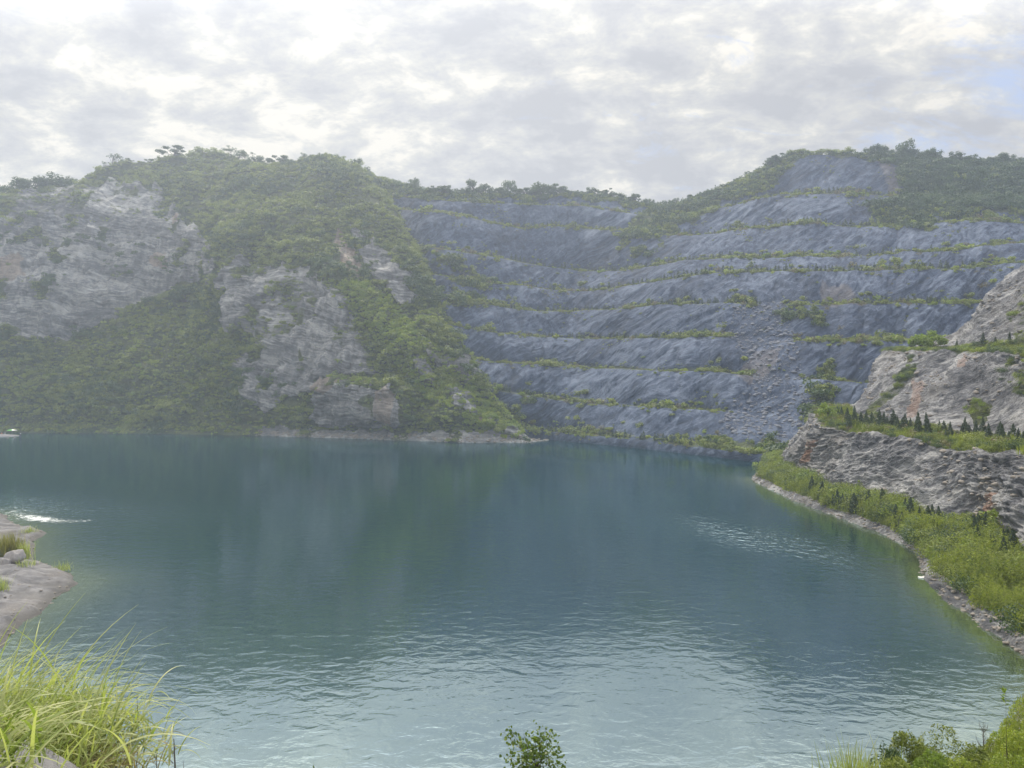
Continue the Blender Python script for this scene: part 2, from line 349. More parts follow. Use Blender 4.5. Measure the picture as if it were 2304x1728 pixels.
v5, D5 = rl([(-420,540),(0,485),(200,435),(347,425),(470,440),(570,455),(640,475),(700,490),(760,530),(800,560),(850,610),(900,665),(950,725),(1000,775),(1050,835),(1100,890),(1165,963),(1190,989),(1240,987.5)],
            [(-420,465),(0,475),(347,505),(470,505),(570,485),(640,470),(760,440),(850,410),(950,378),(1050,352),(1190,332),(1240,348)])
v6, D6 = rl([(-420,520),(-100,482),(0,455),(40,436),(100,425),(155,422),(170,415),(230,385),(290,369),(350,363),(400,350),(440,342),(480,338),(520,350),(570,362),(620,372),(650,376),(700,362),(745,359),(790,378),(815,400),(850,440),(880,480),(905,520),(930,575),(955,630),(985,690),(1005,735),(1028,785),(1060,830),(1091,872),(1130,918),(1165,960),(1190,988.5),(1240,987)],
            [(-420,475),(0,490),(250,520),(470,540),(650,520),(745,505),(815,485),(880,455),(930,425),(985,395),(1028,370),(1091,345),(1165,333),(1190,332.5),(1240,349)], 1)
ledge = np.interp(ul, [640, 720, 900, 960], [3, 14, 12, 2])
Lrows = [off(P(ul, v0, D0), 0, -4, -5), P(ul, v0, D0), P(ul, vb, Db), P(ul, .5*(vb+v3)+6, .5*(Db+D3)-4), P(ul, v3, D3), P(ul, v3-1.5, D3+ledge), P(ul, v4, D4), P(ul, v5, D5), P(ul, v6, D6)]
Lrows += [off(Lrows[-1], 0, 16, -4), off(Lrows[-1], 0, 70, -50)]
hgt = np.clip((v0-v6)/200, .05, 1)
Lsub = [4, 8, 36, 36, 4, 76, 46, 46, 6, 8]
GL = loft(Lrows, Lsub); GL[..., 2][-1] = np.maximum(GL[..., 2][-1], -3)
# round the piecewise shape a little
for _ in range(3): GL[10:-10] = .25*GL[9:-11]+.5*GL[10:-10]+.25*GL[11:-9]
nL = grid_normals(GL)
if nL[GL.shape[0]//2, 200, 1] > 0: nL = -nL
uL, vL = proj(GL)
rockL = sumpoly(uL, vL, [
 [(-420,540),(0,524),(47,502),(202,495),(347,495),(416,502),(467,531),(448,575),(441,625),(362,654),(325,683),(253,723),(127,774),(0,770),(-420,760)],
 [(467,568),(499,553),(506,625),(485,662),(441,625)], [(542,575),(564,589),(535,660),(506,665)],
 [(593,615),(615,662),(597,698),(564,741),(521,766),(524,690),(542,636)],
 [(545,790),(600,790),(700,735),(760,720),(800,760),(840,820),(860,850),(760,850),(720,870),(640,900),(600,925),(560,900),(530,850)],
 [(730,870),(830,868),(880,885),(920,940),(900,955),(720,950),(690,940)], [(700,660),(740,650),(790,720),(760,740),(700,715)],
 [(787,524),(837,545),(870,581),(931,639),(946,672),(902,697),(874,668),(837,632),(805,581)],
 [(953,777),(1000,795),(1054,820),(1080,850),(1050,860),(990,830),(955,800)], [(1000,880),(1060,900),(1080,930),(1030,925)], [(925,780),(970,840),(985,880),(960,870),(930,820)],
 [(585,962),(720,968),(1041,975),(1120,972),(1240,960),(1240,1010),(585,1010)]], 12, 31)
soilL = np.clip(sumpoly(uL, vL, [[(754,524),(775,530),(812,600),(812,650),(780,630),(755,570)], [(1075,920),(1100,930),(1110,960),(1080,955)], [(0,600),(50,585),(70,630),(30,650),(0,640)], [(340,580),(372,575),(380,600),(350,610)], [(390,500),(410,495),(405,512),(392,512)]], 10, 12)*.6
   + .5*sumpoly(uL, vL, [[(860,880),(900,890),(890,940),(850,935)], [(700,880),(720,870),(780,868),(740,885)]], 12, 8), 0, 1)
scrubby = sumpoly(uL, vL, [[(560,610),(700,600),(780,680),(830,790),(700,800),(600,790),(540,720)], [(60,420),(240,400),(380,430),(420,500),(200,495),(40,505)]], 16, 61)
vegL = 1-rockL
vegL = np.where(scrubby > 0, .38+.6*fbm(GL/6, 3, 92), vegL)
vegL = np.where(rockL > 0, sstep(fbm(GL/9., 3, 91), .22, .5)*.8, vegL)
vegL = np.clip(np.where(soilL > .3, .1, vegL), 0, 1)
rs = GL@rotm(0, R(-8), R(-10)).T
steep = np.clip(hgt, .15, 1)[None]
dL = steep*(7.5*fbm(GL/48, 3, 2)+4.6*ridg(GL/np.array([15, 26, 34.]), 4)*(.75+.25*rockL)+2.6*ridg(GL/np.array([7, 11, 13.]), 24))+2.4*fbm(GL/10, 3, 6)*(.4+.6*steep)+rockL*(1.6*ridg(rs*np.array([.04, .08, .40]), 8)+.6*ridg(rs*np.array([.1, .12, 1.1]), 18)+.7*fbm(GL/3., 2, 55))
dL *= np.clip(sstep(GL[..., 2], 0, 8)+.12, 0, 1)
dL[-26:] *= np.linspace(1, .35, 26)[:, None]
GL = GL+nL*(dL-2.0*sstep(GL[..., 2], 0, 10)*np.clip(hgt, .1, 1)[None])[..., None]*S
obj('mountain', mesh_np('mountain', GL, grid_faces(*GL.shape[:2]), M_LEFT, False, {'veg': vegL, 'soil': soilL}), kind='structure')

# --- right bank and its two terraces
def px(lst): a = np.array(lst, float); return P(a[:, 0], a[:, 1], a[:, 2])
sh = [(1687,1078),(1771,1120),(1875,1161),(1979,1198),(2062,1240),(2083,1302),(2135,1354),(2219,1417),(2304,1480),(2480,1600)]
shore = px([(u, v, DW(v)) for u, v in sh])
foot = px([(1753,1049,203),(1811,1071,181),(1866,1100,160),(1931,1115,148),(2010,1143,135),(2119,1176,120),(2191,1190,115),(2263,1227,104),(2304,1266,94),(2480,1400,72)])
c1 = px([(1844,959,178),(1880,964,172),(1913,970,166),(1960,977,158),(2010,984,150),(2083,1003,140),(2155,1013,131),(2230,1018,120),(2304,1021,110),(2500,1060,88)])
c2 = px([(2061,792,205),(2080,790,201),(2105,788,196),(2135,789,190),(2170,790,183),(2210,792,174),(2255,793,164),(2304,794,152),(2360,797,140),(2600,800,110)])
c3 = px([(2191,734,222),(2205,712,220),(2222,676,218),(2240,640,216),(2270,612,214),(2304,590,212),(2340,575,208),(2380,560,200),(2450,545,190),(2700,520,150)])
IN = np.array([.93, .35, 0])
def inl(p, d, dz): return p+(IN*d+np.array([0, 0, dz]))*S
def wrap(p, a=(13, 28, 0), b=(60, 70, 0)):
    return np.concatenate([[p[0]+np.array(b)*S], [p[0]+np.array(a)*S], p], 0)
bed = shore+np.array([-8, -2, -6])*S
riprap = inl(shore, 1.5, 1.0)
base = [wrap(bed), wrap(shore), wrap(riprap), wrap(foot, (10, 30, 0)), wrap(c1, (12, 34, 2)), wrap(inl(c1, 11, .7), (10, 34, 2)), wrap(inl(c1, 17, 3.6), (10, 34, 2)), wrap(c2, (6, 34, 2), (50, 80, 0)), wrap(inl(c2, 9, .5), (6, 34, 2), (50, 80, 0)), wrap(c3, (20, 34, 2), (60, 80, 0)), wrap(inl(c3, 50, 3), (6, 40, 0), (40, 80, 0)), wrap(inl(c3, 150, -30), (6, 40, 0), (40, 80, 0))]
NC = 620
ti = np.linspace(0, 11, NC)
def resamp(p):
    q = np.stack([np.interp(ti, np.arange(12), p[:, k]) for k in range(3)], -1)
    return np.stack([smooth1(q[:, k], 24) for k in range(3)], -1)
Rrows = [resamp(b) for b in base]
Rsub = [4, 6, 34, 110, 14, 10, 70, 8, 80, 8, 6]
GR = loft(Rrows, Rsub)
for _ in range(2): GR[5:-5] = .25*GR[4:-6]+.5*GR[5:-5]+.25*GR[6:-4]
nR = grid_normals(GR)
if nR[100, 300, 0] > 0: nR = -nR
uR, vR = proj(GR)
ridx = np.arange(GR.shape[0]); cs = np.cumsum([0]+Rsub)
face1 = ((ridx >= cs[3]) & (ridx <= cs[4])).astype(float)
rk = face1+((ridx >= cs[5]) & (ridx <= cs[7]))+((ridx >= cs[8]))*1.0
rk = np.clip(smooth1(rk.astype(float), 3), 0, 1)[:, None]*np.ones((1, NC))
strip = ((ridx > cs[2]+1) & (ridx < cs[3]-1)).astype(float)[:, None]*np.ones((1, NC))
bench1 = ((ridx > cs[4]) & (ridx < cs[5]+3)).astype(float)[:, None]*np.ones((1, NC))
bench2 = ((ridx > cs[7]) & (ridx < cs[8]+5)).astype(float)[:, None]*np.ones((1, NC))
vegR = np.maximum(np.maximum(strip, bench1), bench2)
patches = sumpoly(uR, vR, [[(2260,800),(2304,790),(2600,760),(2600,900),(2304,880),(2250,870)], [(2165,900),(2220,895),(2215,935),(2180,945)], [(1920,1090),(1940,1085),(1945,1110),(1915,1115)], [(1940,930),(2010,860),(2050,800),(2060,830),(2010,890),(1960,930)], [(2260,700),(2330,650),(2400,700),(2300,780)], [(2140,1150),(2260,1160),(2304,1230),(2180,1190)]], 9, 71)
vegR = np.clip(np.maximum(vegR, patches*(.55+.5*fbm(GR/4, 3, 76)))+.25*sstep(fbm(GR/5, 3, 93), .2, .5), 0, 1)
soilR = sumpoly(uR, vR, [[(2188,1165),(2205,1118),(2238,1105),(2230,1140),(2202,1170)], [(1796,1040),(1815,1000),(1835,990),(1815,1040)], [(2225,1180),(2250,1170),(2262,1215),(2240,1215)]], 7, 81)*.75+.45*sumpoly(uR, vR, [[(2034,930),(2046,872),(2068,850),(2078,890),(2057,938)], [(2150,800),(2165,800),(2170,830),(2150,830)]], 16, 83)
rs = GR@rotm(R(10), R(22), R(12)).T
plates = ridg(rs*np.array([.16, .16, .85]), 13); pl2 = ridg(rs*np.array([.5, .5, 2.4]), 23)
dR = rk*(1.6*fbm(GR/14, 3, 3)+.8*plates+.5*pl2+.5*fbm(GR/2.2, 3, 33)+.9*sstep(fbm(GR/7, 2, 35), .0, .3))+(1-rk)*(.5*fbm(GR/5, 3, 15)+.2*fbm(GR/1.2, 2, 16))*sstep(GR[..., 2], -.5, 1.5)
bank = ((ridx >= cs[1]) & (ridx <= cs[2])).astype(float)[:, None]
dR = dR+bank*.45*fbm(GR/1.1, 2, 61)
GR = GR+nR*(dR-1.2*rk)[..., None]*S
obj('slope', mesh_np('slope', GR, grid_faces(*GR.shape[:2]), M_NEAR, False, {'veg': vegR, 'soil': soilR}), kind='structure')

# --- near bank and sand spit (height from distance to the shoreline)
near_shore = [(-230,190),(-150,160),(-98,145),(-89.5,137),(-79,127),(-76,120),(-69.6,111),(-62,103),(-54,95.7),(-52.8,90.6),(-51.8,85.4),(-51.5,80),(-48.9,74.8),(-44,62),(-30,48),(0,42),(14,43),(25,46),(29.6,49),(33.8,53.6),(39,58.8),(45,64),(48,69.3)]
landpoly = near_shore+[(140,90),(140,-90),(-230,-90)]
def sdist(x, y):
    d = np.full(x.shape, 1e9)
    for (x0, y0), (x1, y1) in zip(near_shore[:-1], near_shore[1:]):
        dx, dy = x1-x0, y1-y0; t = np.clip(((x-x0)*dx+(y-y0)*dy)/(dx*dx+dy*dy), 0, 1)
        d = np.minimum(d, np.hypot(x-x0-t*dx, y-y0-t*dy))
    return np.where(poly_mask(x, y, landpoly), d, -d)
def near_h(x, y):
    p = np.stack([x, y, x*0], -1)
    d = sdist(x, y)+1.6*fbm(p/9, 3, 5)+.5*fbm(p/2.5, 2, 6)
    low = .55*sstep(d, -.2, 1.5)+.05*np.clip(d, 0, 25)+.7*sstep(fbm(p/8, 3, 8), 0, .5)*sstep(d, 2, 6)+(.30*fbm(p/1.9, 3, 81)+.25*(1-np.abs(fbm(p*np.array([.18, .5, 1]), 2, 82))*4).clip(-.5, 1))*sstep(d, 0, 2)
    hill = 22.6*np.clip(d/40, 0, 1)**.96
    wgt = 1-sstep(y-0.25*np.clip(-x-50, 0, 100), 50, 80)
    wgt = np.where(x > 0, 1, wgt)
    h = low*(1-wgt)+np.maximum(hill, low*.8)*wgt
    h = h+1.0*wgt*fbm(p/6, 3, 9)*sstep(d, 0, 8)*sstep(np.hypot(x, y), 4, 12)
    q2 = (x+5.6)**2+(y-4.6)**2                      # hummock at lower left
    hm = 22.5-.07*q2-.006*q2*q2+.12*fbm(p/1.3, 3, 39); h = np.where(d > 8, np.maximum(h, hm), h)
    h = h+.10*fbm(p/.5, 3, 19)*sstep(d, 0, 1)+.05*fbm(p/.14, 2, 29)*(np.hypot(x, y) < 14)
    return np.where(d < 0, np.maximum(-6, .35*d-.2), h)
def gridxy(x0, x1, y0, y1, st):
    X, Y = np.meshgrid(np.arange(x0, x1, st), np.arange(y0, y1, st)); return np.stack([X, Y, near_h(X, Y)], -1)*S
GN_ = gridxy(-135, 75, -25, 155, .42)
m, nt, out = mat_new('bank_ground')
t = nt.nodes.new('ShaderNodeTexCoord').outputs['Object']
b = noise_(nt, t, .9, 9, .72); b2 = noise_(nt, mapping(nt, t, rot=(0, 0, R(30)), scale=(.25, 1.2, 1)), .8, 5, .6)
c = ramp(nt, math_(nt, 'ADD', math_(nt, 'MULTIPLY', b, .55), math_(nt, 'MULTIPLY', b2, .45)), [(.38, (.065, .065, .072)), (.5, (.125, .124, .132)), (.6, (.195, .192, .197))])
c = mixc(nt, ramp(nt, noise_(nt, t, .16, 4), [(.55, 0.0), (.7, .4)]), c, (.19, .17, .15))
c = mixc(nt, attr(nt, 'wet'), c, (.07, .065, .06))
vf = ramp(nt, math_(nt, 'ADD', attr(nt, 'veg'), math_(nt, 'SUBTRACT', b, .5)), [(.45, 0.0), (.6, 1.0)])
c = mixc(nt, vf, c, (.07, .085, .03))
bs = N(nt, 'ShaderNodeBsdfPrincipled'); nt.links.new(c, bs.inputs['Base Color']); setin(bs, Roughness=.9)
bp = N(nt, 'ShaderNodeBump'); nt.links.new(b, bp.inputs['Height']); setin(bp, Strength=.6, Distance=.35); nt.links.new(bp.outputs[0], bs.inputs['Normal'])
nt.links.new(bs.outputs[0], out.inputs[0]); M_BANK = m
def near_attrs(G):
    x, y = G[..., 0]/S, G[..., 1]/S
    hz = G[..., 2]/S
    wgt = np.where(x > 0, 1, 1-sstep(y, 52, 66))
    vg = wgt*np.where((x < 0) & (np.hypot(x+5, y-5) < 6), .25, .85)*sstep(sdist(x, y), 1.5, 4)
    return {'veg': vg, 'wet': sstep(hz, .95, .25)*.85*(hz > -3)}
obj('ground', mesh_np('ground', GN_, grid_faces(*GN_.shape[:2]), M_BANK, True, near_attrs(GN_)), kind='structure')
# lake bed / land sheet that everything stands on
m = plain('bed_earth', (.10, .10, .08), .9, .3, .05)
obj('terrain', mesh_np('terrain', [(-900, -300, -4.6), (900, -300, -4.6), (900, 1100, -4.6), (-900, 1100, -4.6)], [(0, 1, 2, 3)], m), kind='structure')

# ------------------------------------------------------------------ lake
m, nt, out = mat_new('lake_water')
t = nt.nodes.new('ShaderNodeTexCoord').outputs['Object']
shal = attr(nt, 'shallow'); chop = attr(nt, 'chop'); foam = attr(nt, 'foam')
base = mixc(nt, ramp(nt, noise_(nt, t, .02, 3), [(.4, 0.0), (.6, 1.0)]), (.0003, .021, .026), (.0003, .017, .026))
base = mixc(nt, ramp(nt, shal, [(0, 0.0), (.55, .7), (1, 1.0)]), base, (.075, .095, .045))
wv = mapping(nt, t, scale=(.75, 1.0, 1))
wa = noise_(nt, wv, 1.05, 3, .5, .5); wb = noise_(nt, wv, 3.4, 2, .5, .3); wc = noise_(nt, mapping(nt, t, rot=(0, 0, R(14)), scale=(.3, 1, 1)), .33, 2, .5)
h = math_(nt, 'ADD', math_(nt, 'MULTIPLY', wa, 1.0), math_(nt, 'ADD', math_(nt, 'MULTIPLY', wb, .16), math_(nt, 'MULTIPLY', wc, .7)))
h = math_(nt, 'ADD', math_(nt, 'MULTIPLY', h, math_(nt, 'ADD', .029, math_(nt, 'MULTIPLY', chop, .06))), math_(nt, 'MULTIPLY', noise_(nt, mapping(nt, t, scale=(.9, .55, 1)), 1.35, 2, .6), math_(nt, 'MULTIPLY', chop, .34)))
bp = N(nt, 'ShaderNodeBump'); nt.links.new(h, bp.inputs['Height']); setin(bp, Strength=1.0, Distance=1.0)
df = N(nt, 'ShaderNodeBsdfDiffuse'); nt.links.new(base, df.inputs[0])
gl = N(nt, 'ShaderNodeBsdfGlossy'); gl.inputs['Color'].default_value = (.76, .91, .95, 1); gl.inputs['Roughness'].default_value = .03; nt.links.new(bp.outputs[0], gl.inputs['Normal'])
lw = N(nt, 'ShaderNodeLayerWeight'); lw.inputs[0].default_value = .5; nt.links.new(bp.outputs[0], lw.inputs['Normal'])
fac = math_(nt, 'ADD', .47, math_(nt, 'MULTIPLY', math_(nt, 'POWER', lw.outputs['Facing'], 4.0), .03))
mx = N(nt, 'ShaderNodeMixShader'); nt.links.new(fac, mx.inputs[0]); nt.links.new(df.outputs[0], mx.inputs[1]); nt.links.new(gl.outputs[0], mx.inputs[2])
fd = N(nt, 'ShaderNodeBsdfDiffuse'); fd.inputs[0].default_value = (.75, .78, .78, 1)  # white paint for the sky glints on the waves
mx2 = N(nt, 'ShaderNodeMixShader')
fm = ramp(nt, math_(nt, 'ADD', foam, math_(nt, 'MULTIPLY', math_(nt, 'SUBTRACT', noise_(nt, mapping(nt, t, scale=(.5, 1.0, 1)), 2.2, 8, .8), .5), 3.2)), [(.55, 0.0), (.75, 1.0)])
nt.links.new(fm, mx2.inputs[0]); nt.links.new(mx.outputs[0], mx2.inputs[1]); nt.links.new(fd.outputs[0], mx2.inputs[2])
nt.links.new(mx2.outputs[0], out.inputs[0]); M_WATER = m
xs = np.arange(-330, 160, 1.6); ys = np.concatenate([np.arange(20, 200, 1.2), np.arange(200, 420, 3)])
X, Y = np.meshgrid(xs, ys); GW = np.stack([X, Y, X*0], -1)*S
dn = -sdist(X, Y)
srt = shore/S
def dpoly(x, y, pts):
    d = np.full(x.shape, 1e9)
    for a, b_ in zip(pts[:-1], pts[1:]):
        dx, dy = b_[0]-a[0], b_[1]-a[1]; t = np.clip(((x-a[0])*dx+(y-a[1])*dy)/(dx*dx+dy*dy+1e-9), 0, 1)
        d = np.minimum(d, np.hypot(x-a[0]-t*dx, y-a[1]-t*dy))
    return d
dr = dpoly(X, Y, srt)
shalW = np.clip(np.maximum(np.exp(-np.abs(dr)/3.2)*.9, np.exp(-np.abs(dn)/3.5)), 0, 1)
uw, vw = proj(GW)
def blob(u0, v0, au, av, ang=0):
    c_, s_ = math.cos(R(ang)), math.sin(R(ang)); du, dv = uw-u0, vw-v0
    a, b_ = (du*c_+dv*s_)/au, (-du*s_+dv*c_)/av
    return np.exp(-(a*a+b_*b_))
chopW = .95*blob(1640, 1195, 150, 30, 17)+.55*blob(1850, 1235, 120, 30, 20)+.8*blob(60, 1140, 150, 42, -3)+.45*blob(330, 1150, 160, 30, 0)+.9*blob(720, 1008, 160, 7, 3)+.5*blob(1250, 1032, 120, 5, 5)+.25*blob(150, 1270, 120, 70)+.2*blob(1560, 1112, 110, 12, 8)
glintW = .72*blob(95, 1168, 58, 9, 5)+.45*blob(190, 1172, 40, 4)+.35*blob(30, 1150, 60, 16)  # white streaks painted in where waves reflect the bright sky
obj('water', mesh_np('water', GW, grid_faces(*GW.shape[:2]), M_WATER, True, {'shallow': shalW, 'chop': np.clip(chopW, 0, 1.4), 'foam': glintW}), kind='structure')

# ------------------------------------------------------------------ leaf clump templates
def quads(cen, nor, size, r, asp=.6, curl=0):
    n = len(cen); nor = nor/np.linalg.norm(nor, axis=1, keepdims=True)
    a = np.cross(nor, r.normal(size=(n, 3))); a /= np.linalg.norm(a, axis=1, keepdims=True); b_ = np.cross(nor, a)
    s = np.asarray(size).reshape(-1, 1)*np.ones((n, 1))
    v = np.stack([cen-a*s, cen-b_*s*asp, cen+a*s, cen+b_*s*asp], 1)
    return v.reshape(-1, 3), np.arange(4*n).reshape(-1, 4)
def clump_mesh(name, mat, lobes, n, leaf, seed, flat=.8, asp=.55, fill=.35):
    """leafy mass: leaves spread through several overlapping lobes (x, y, z, radius)"""
    r = np.random.default_rng(seed); L = np.array(lobes, float); pr = L[:, 3]**2; pr /= pr.sum()
    k = r.choice(len(L), n, p=pr); d = r.normal(size=(n, 3)); d /= np.linalg.norm(d, axis=1, keepdims=True)
    rad = L[k, 3]*(r.random(n)**fill)*(1+.25*r.normal(size=n)*(fill > .4))
    c = L[k, :3]+d*rad[:, None]*np.array([1, 1, flat]); keep = c[:, 2] > -.05*L[:, 3].max()
    c, d = c[keep], d[keep]; n = len(c)
    v, f = quads(c, d*1.0+r.normal(size=(n, 3))*.6+np.array([0, 0, .5]), leaf*(.6+.8*r.random(n)), r, asp)
    lf = np.repeat(r.random(n)**2.2, 4)
    return mesh_np(name, v, f, mat, False, {'leaf': lf})
def shrub_lobes(r, n, rad):
    return [(r.normal()*rad*.45, r.normal()*rad*.45, rad*(.35+.35*r.random()), rad*(.4+.3*r.random())) for _ in range(n)]
def blades_mesh(name, mat, n, length, width, spread, lean, seed, seg=4, base_r=.3, droop=1.0, wind=None):
    r = np.random.default_rng(seed)
    az = r.random(n)*2*np.pi if wind is None else wind[0]+r.normal(size=n)*wind[1]; bx = r.normal(size=n)*base_r; by = r.normal(size=n)*base_r
    ln = length*(.5+.6*r.random(n)); le = lean*(.25+.9*r.random(n)); wd = width*(.6+.7*r.random(n))
    t = np.linspace(0, 1, seg+1)[None]
    ang = (le[:, None])*(t**1.0)*droop+le[:, None]*.25
    ds = (ln/seg)[:, None]
    hx = np.cumsum(np.sin(ang)*ds, 1)-np.sin(ang[:, :1])*ds; hz = np.cumsum(np.cos(ang)*ds, 1)-np.cos(ang[:, :1])*ds
    cx = bx[:, None]+hx*np.cos(az)[:, None]*spread; cyy = by[:, None]+hx*np.sin(az)[:, None]*spread
    w_ = wd[:, None]*(1-t**1.8)*np.minimum(1, .5+t*3)+.0008
    az2 = az+r.normal(size=n)*.5
    px_, py_ = -np.sin(az2)[:, None]*w_, np.cos(az2)[:, None]*w_
    L = np.stack([cx-px_, cyy-py_, hz], -1); Rr = np.stack([cx+px_, cyy+py_, hz+w_*.3], -1)
    v = np.stack([L, Rr], 2).reshape(n, -1, 3)
    k = np.arange(seg)*2; f1 = np.stack([k, k+1, k+3, k+2], -1)
    f = (np.arange(n)*(2*(seg+1)))[:, None, None]+f1[None]
    lf = np.repeat(r.random(n)**1.6, 2*(seg+1))
    return mesh_np(name, v.reshape(-1, 3), f.reshape(-1, 4), mat, False, {'leaf': lf})
def conifer_mesh(name, h, rad, n, seed, leaf=.09, mat=None):
    r = np.random.default_rng(seed); z = r.random(n)**1.25; prof = (1-z)**.8*(1-.55*np.exp(-z*9))
    prof = prof*(1+.18*np.sin(z*34+r.random()*6))
    a = r.random(n)*2*np.pi; rr = rad*prof*(.55+.45*r.random(n)**.5)*(1+.15*np.sin(3*a+r.random()*6))
    c = np.stack([rr*np.cos(a), rr*np.sin(a), .06*h+z*h*.94], -1)
    nn = np.stack([np.cos(a), np.sin(a), .5+0*a], -1)+r.normal(size=(n, 3))*.45
    v, f = quads(c, nn, h*leaf*(.6+.6*r.random(n))*(1-.45*z), r, .5)
    return mesh_np(name, v, f, mat or L_CON, False, {'leaf': np.repeat(r.random(n)**2, 4)})
def tube_mesh(name, mat, paths, sides=6):
    V, Fc = [], []; b0 = 0
    for pts, rads in paths:
        pts = np.array(pts, float); 
        for i, (p, ra) in enumerate(zip(pts, rads)):
            d = pts[min(i+1, len(pts)-1)]-pts[max(i-1, 0)]; d /= np.linalg.norm(d)+1e-9
            a = np.cross(d, [.31, .9, .1]); a /= np.linalg.norm(a)+1e-9; b_ = np.cross(d, a)
            for s in range(sides):
                t = 2*math.pi*s/sides; V.append(p+ra*(math.cos(t)*a+math.sin(t)*b_))
        for i in range(len(pts)-1):
            for s in range(sides):
                s2 = (s+1) % sides; Fc.append((b0+i*sides+s, b0+i*sides+s2, b0+(i+1)*sides+s2, b0+(i+1)*sides+s))
        b0 += len(pts)*sides
    return mesh_np(name, V, Fc, mat, True)
def rock_mesh(name, mat, seed, n=10, sq=(1, .8, .6)):
    r = np.random.default_rng(seed)
    th = np.linspace(0, np.pi, n); ph = np.linspace(0, 2*np.pi, n*2, endpoint=False)
    T, Ph = np.meshgrid(th, ph, indexing='ij'); d = np.stack([np.sin(T)*np.cos(Ph), np.sin(T)*np.sin(Ph), np.cos(T)], -1)
    e = d.copy(); lim = np.ones(d.shape[:2])
    for _ in range(11):
        pn = r.normal(size=3); pn /= np.linalg.norm(pn); dd = d@pn; lim = np.minimum(lim, np.where(dd > .05, (.62+.2*r.random())/np.maximum(dd, .05), 9))
    p = d*lim[..., None]*np.array(sq)
    p += .04*fbm(p*4+seed, 2, seed)[..., None]
    C = n*2; f = []
    for i in range(n-1):
        for j in range(C): f.append((i*C+j, (i+1)*C+j, (i+1)*C+(j+1) % C, i*C+(j+1) % C))
    return mesh_np(name, p.reshape(-1, 3), f, mat)

# one object of a countless cover: its own clumps set on points of the ground it grows from
def stuff(name, label, cat, pts, scl, templates, seed=0, tint=None, zs=None):
    r = np.random.default_rng(seed); n = len(pts)
    me = bpy.data.meshes.new(name); me.vertices.add(n); me.vertices.foreach_set('co', np.asarray(pts, np.float32).ravel())
    def fa(nm, vals, typ='FLOAT'):
        a = me.attributes.new(nm, typ, 'POINT'); a.data.foreach_set('vector' if typ == 'FLOAT_VECTOR' else 'value', np.asarray(vals).ravel())
    scl = np.asarray(scl, np.float32); zs = np.ones(n) if zs is None else zs
    fa('scl', np.stack([scl, scl, scl*zs], -1).astype(np.float32), 'FLOAT_VECTOR')
    fa('rot', np.stack([r.normal(size=n)*.12, r.normal(size=n)*.12, r.random(n)*6.283], -1).astype(np.float32), 'FLOAT_VECTOR')
    fa('pick', r.integers(0, len(templates), n).astype(np.int32), 'INT')
    fa('tint', (r.random(n) if tint is None else tint).astype(np.float32))
    o = obj(name, me, label=label, cat=cat, kind='stuff')
    g = bpy.data.node_groups.new('cover', 'GeometryNodeTree')
    g.interface.new_socket('Geometry', in_out='INPUT', socket_type='NodeSocketGeometry'); g.interface.new_socket('Geometry', in_out='OUTPUT', socket_type='NodeSocketGeometry')
    gi = g.nodes.new('NodeGroupInput'); go = g.nodes.new('NodeGroupOutput')
    mp = g.nodes.new('GeometryNodeMeshToPoints'); g.links.new(gi.outputs[0], mp.inputs[0])
    ip = g.nodes.new('GeometryNodeInstanceOnPoints'); g.links.new(mp.outputs[0], ip.inputs['Points'])
    j = g.nodes.new('GeometryNodeJoinGeometry')
    for tme in reversed(templates):
        to = bpy.data.objects.new(tme.name+'_clump', tme)
        oi = g.nodes.new('GeometryNodeObjectInfo'); oi.inputs['Object'].default_value = to; oi.inputs['As Instance'].default_value = True
        g.links.new(oi.outputs['Geometry'], j.inputs[0])
    g.links.new(j.outputs[0], ip.inputs['Instance']); ip.inputs['Pick Instance'].default_value = True
    def na(nm, typ):
        a = g.nodes.new('GeometryNodeInputNamedAttribute'); a.data_type = typ; a.inputs[0].default_value = nm; return a.outputs[0]
    g.links.new(na('pick', 'INT'), ip.inputs['Instance Index']); g.links.new(na('rot', 'FLOAT_VECTOR'), ip.inputs['Rotation']); g.links.new(na('scl', 'FLOAT_VECTOR'), ip.inputs['Scale'])
    g.links.new(ip.outputs[0], go.inputs[0])
    md = o.modifiers.new('cover', 'NODES'); md.node_group = g
    return o
rr_ = random.Random(3)
T_scrub = [clump_mesh('scrub', L_SCRUB, shrub_lobes(rr_ and np.random.default_rng(i), 5, 1.0), 170, .17, i) for i in range(4)]
T_dark = [clump_mesh('dark_scrub', L_DARK, shrub_lobes(np.random.default_rng(i+20), 5, 1.0), 200, .16, i+20) for i in range(3)]
T_bright = [clump_mesh('bright_scrub', L_BRIGHT, shrub_lobes(np.random.default_rng(i+40), 5, 1.0), 170, .17, i+40) for i in range(3)]
T_dry = [clump_mesh('dry_scrub', L_DRY, shrub_lobes(np.random.default_rng(i+50), 4, 1.0), 120, .13, i+50) for i in range(2)]
T_shore = [clump_mesh('shore_bush', mt_, shrub_lobes(np.random.default_rng(i+80), 8, 1.0), 900, .06, i+80) for i, mt_ in enumerate((L_SCRUB, L_SCRUB, L_SCRUB, L_DARK, L_DARK, L_BRIGHT))]
T_grass = [blades_mesh('grass_tuft', L_WEED, 70, 1.0, .035, 1, .5, i, 3, .35) for i in range(3)]
T_weed = []
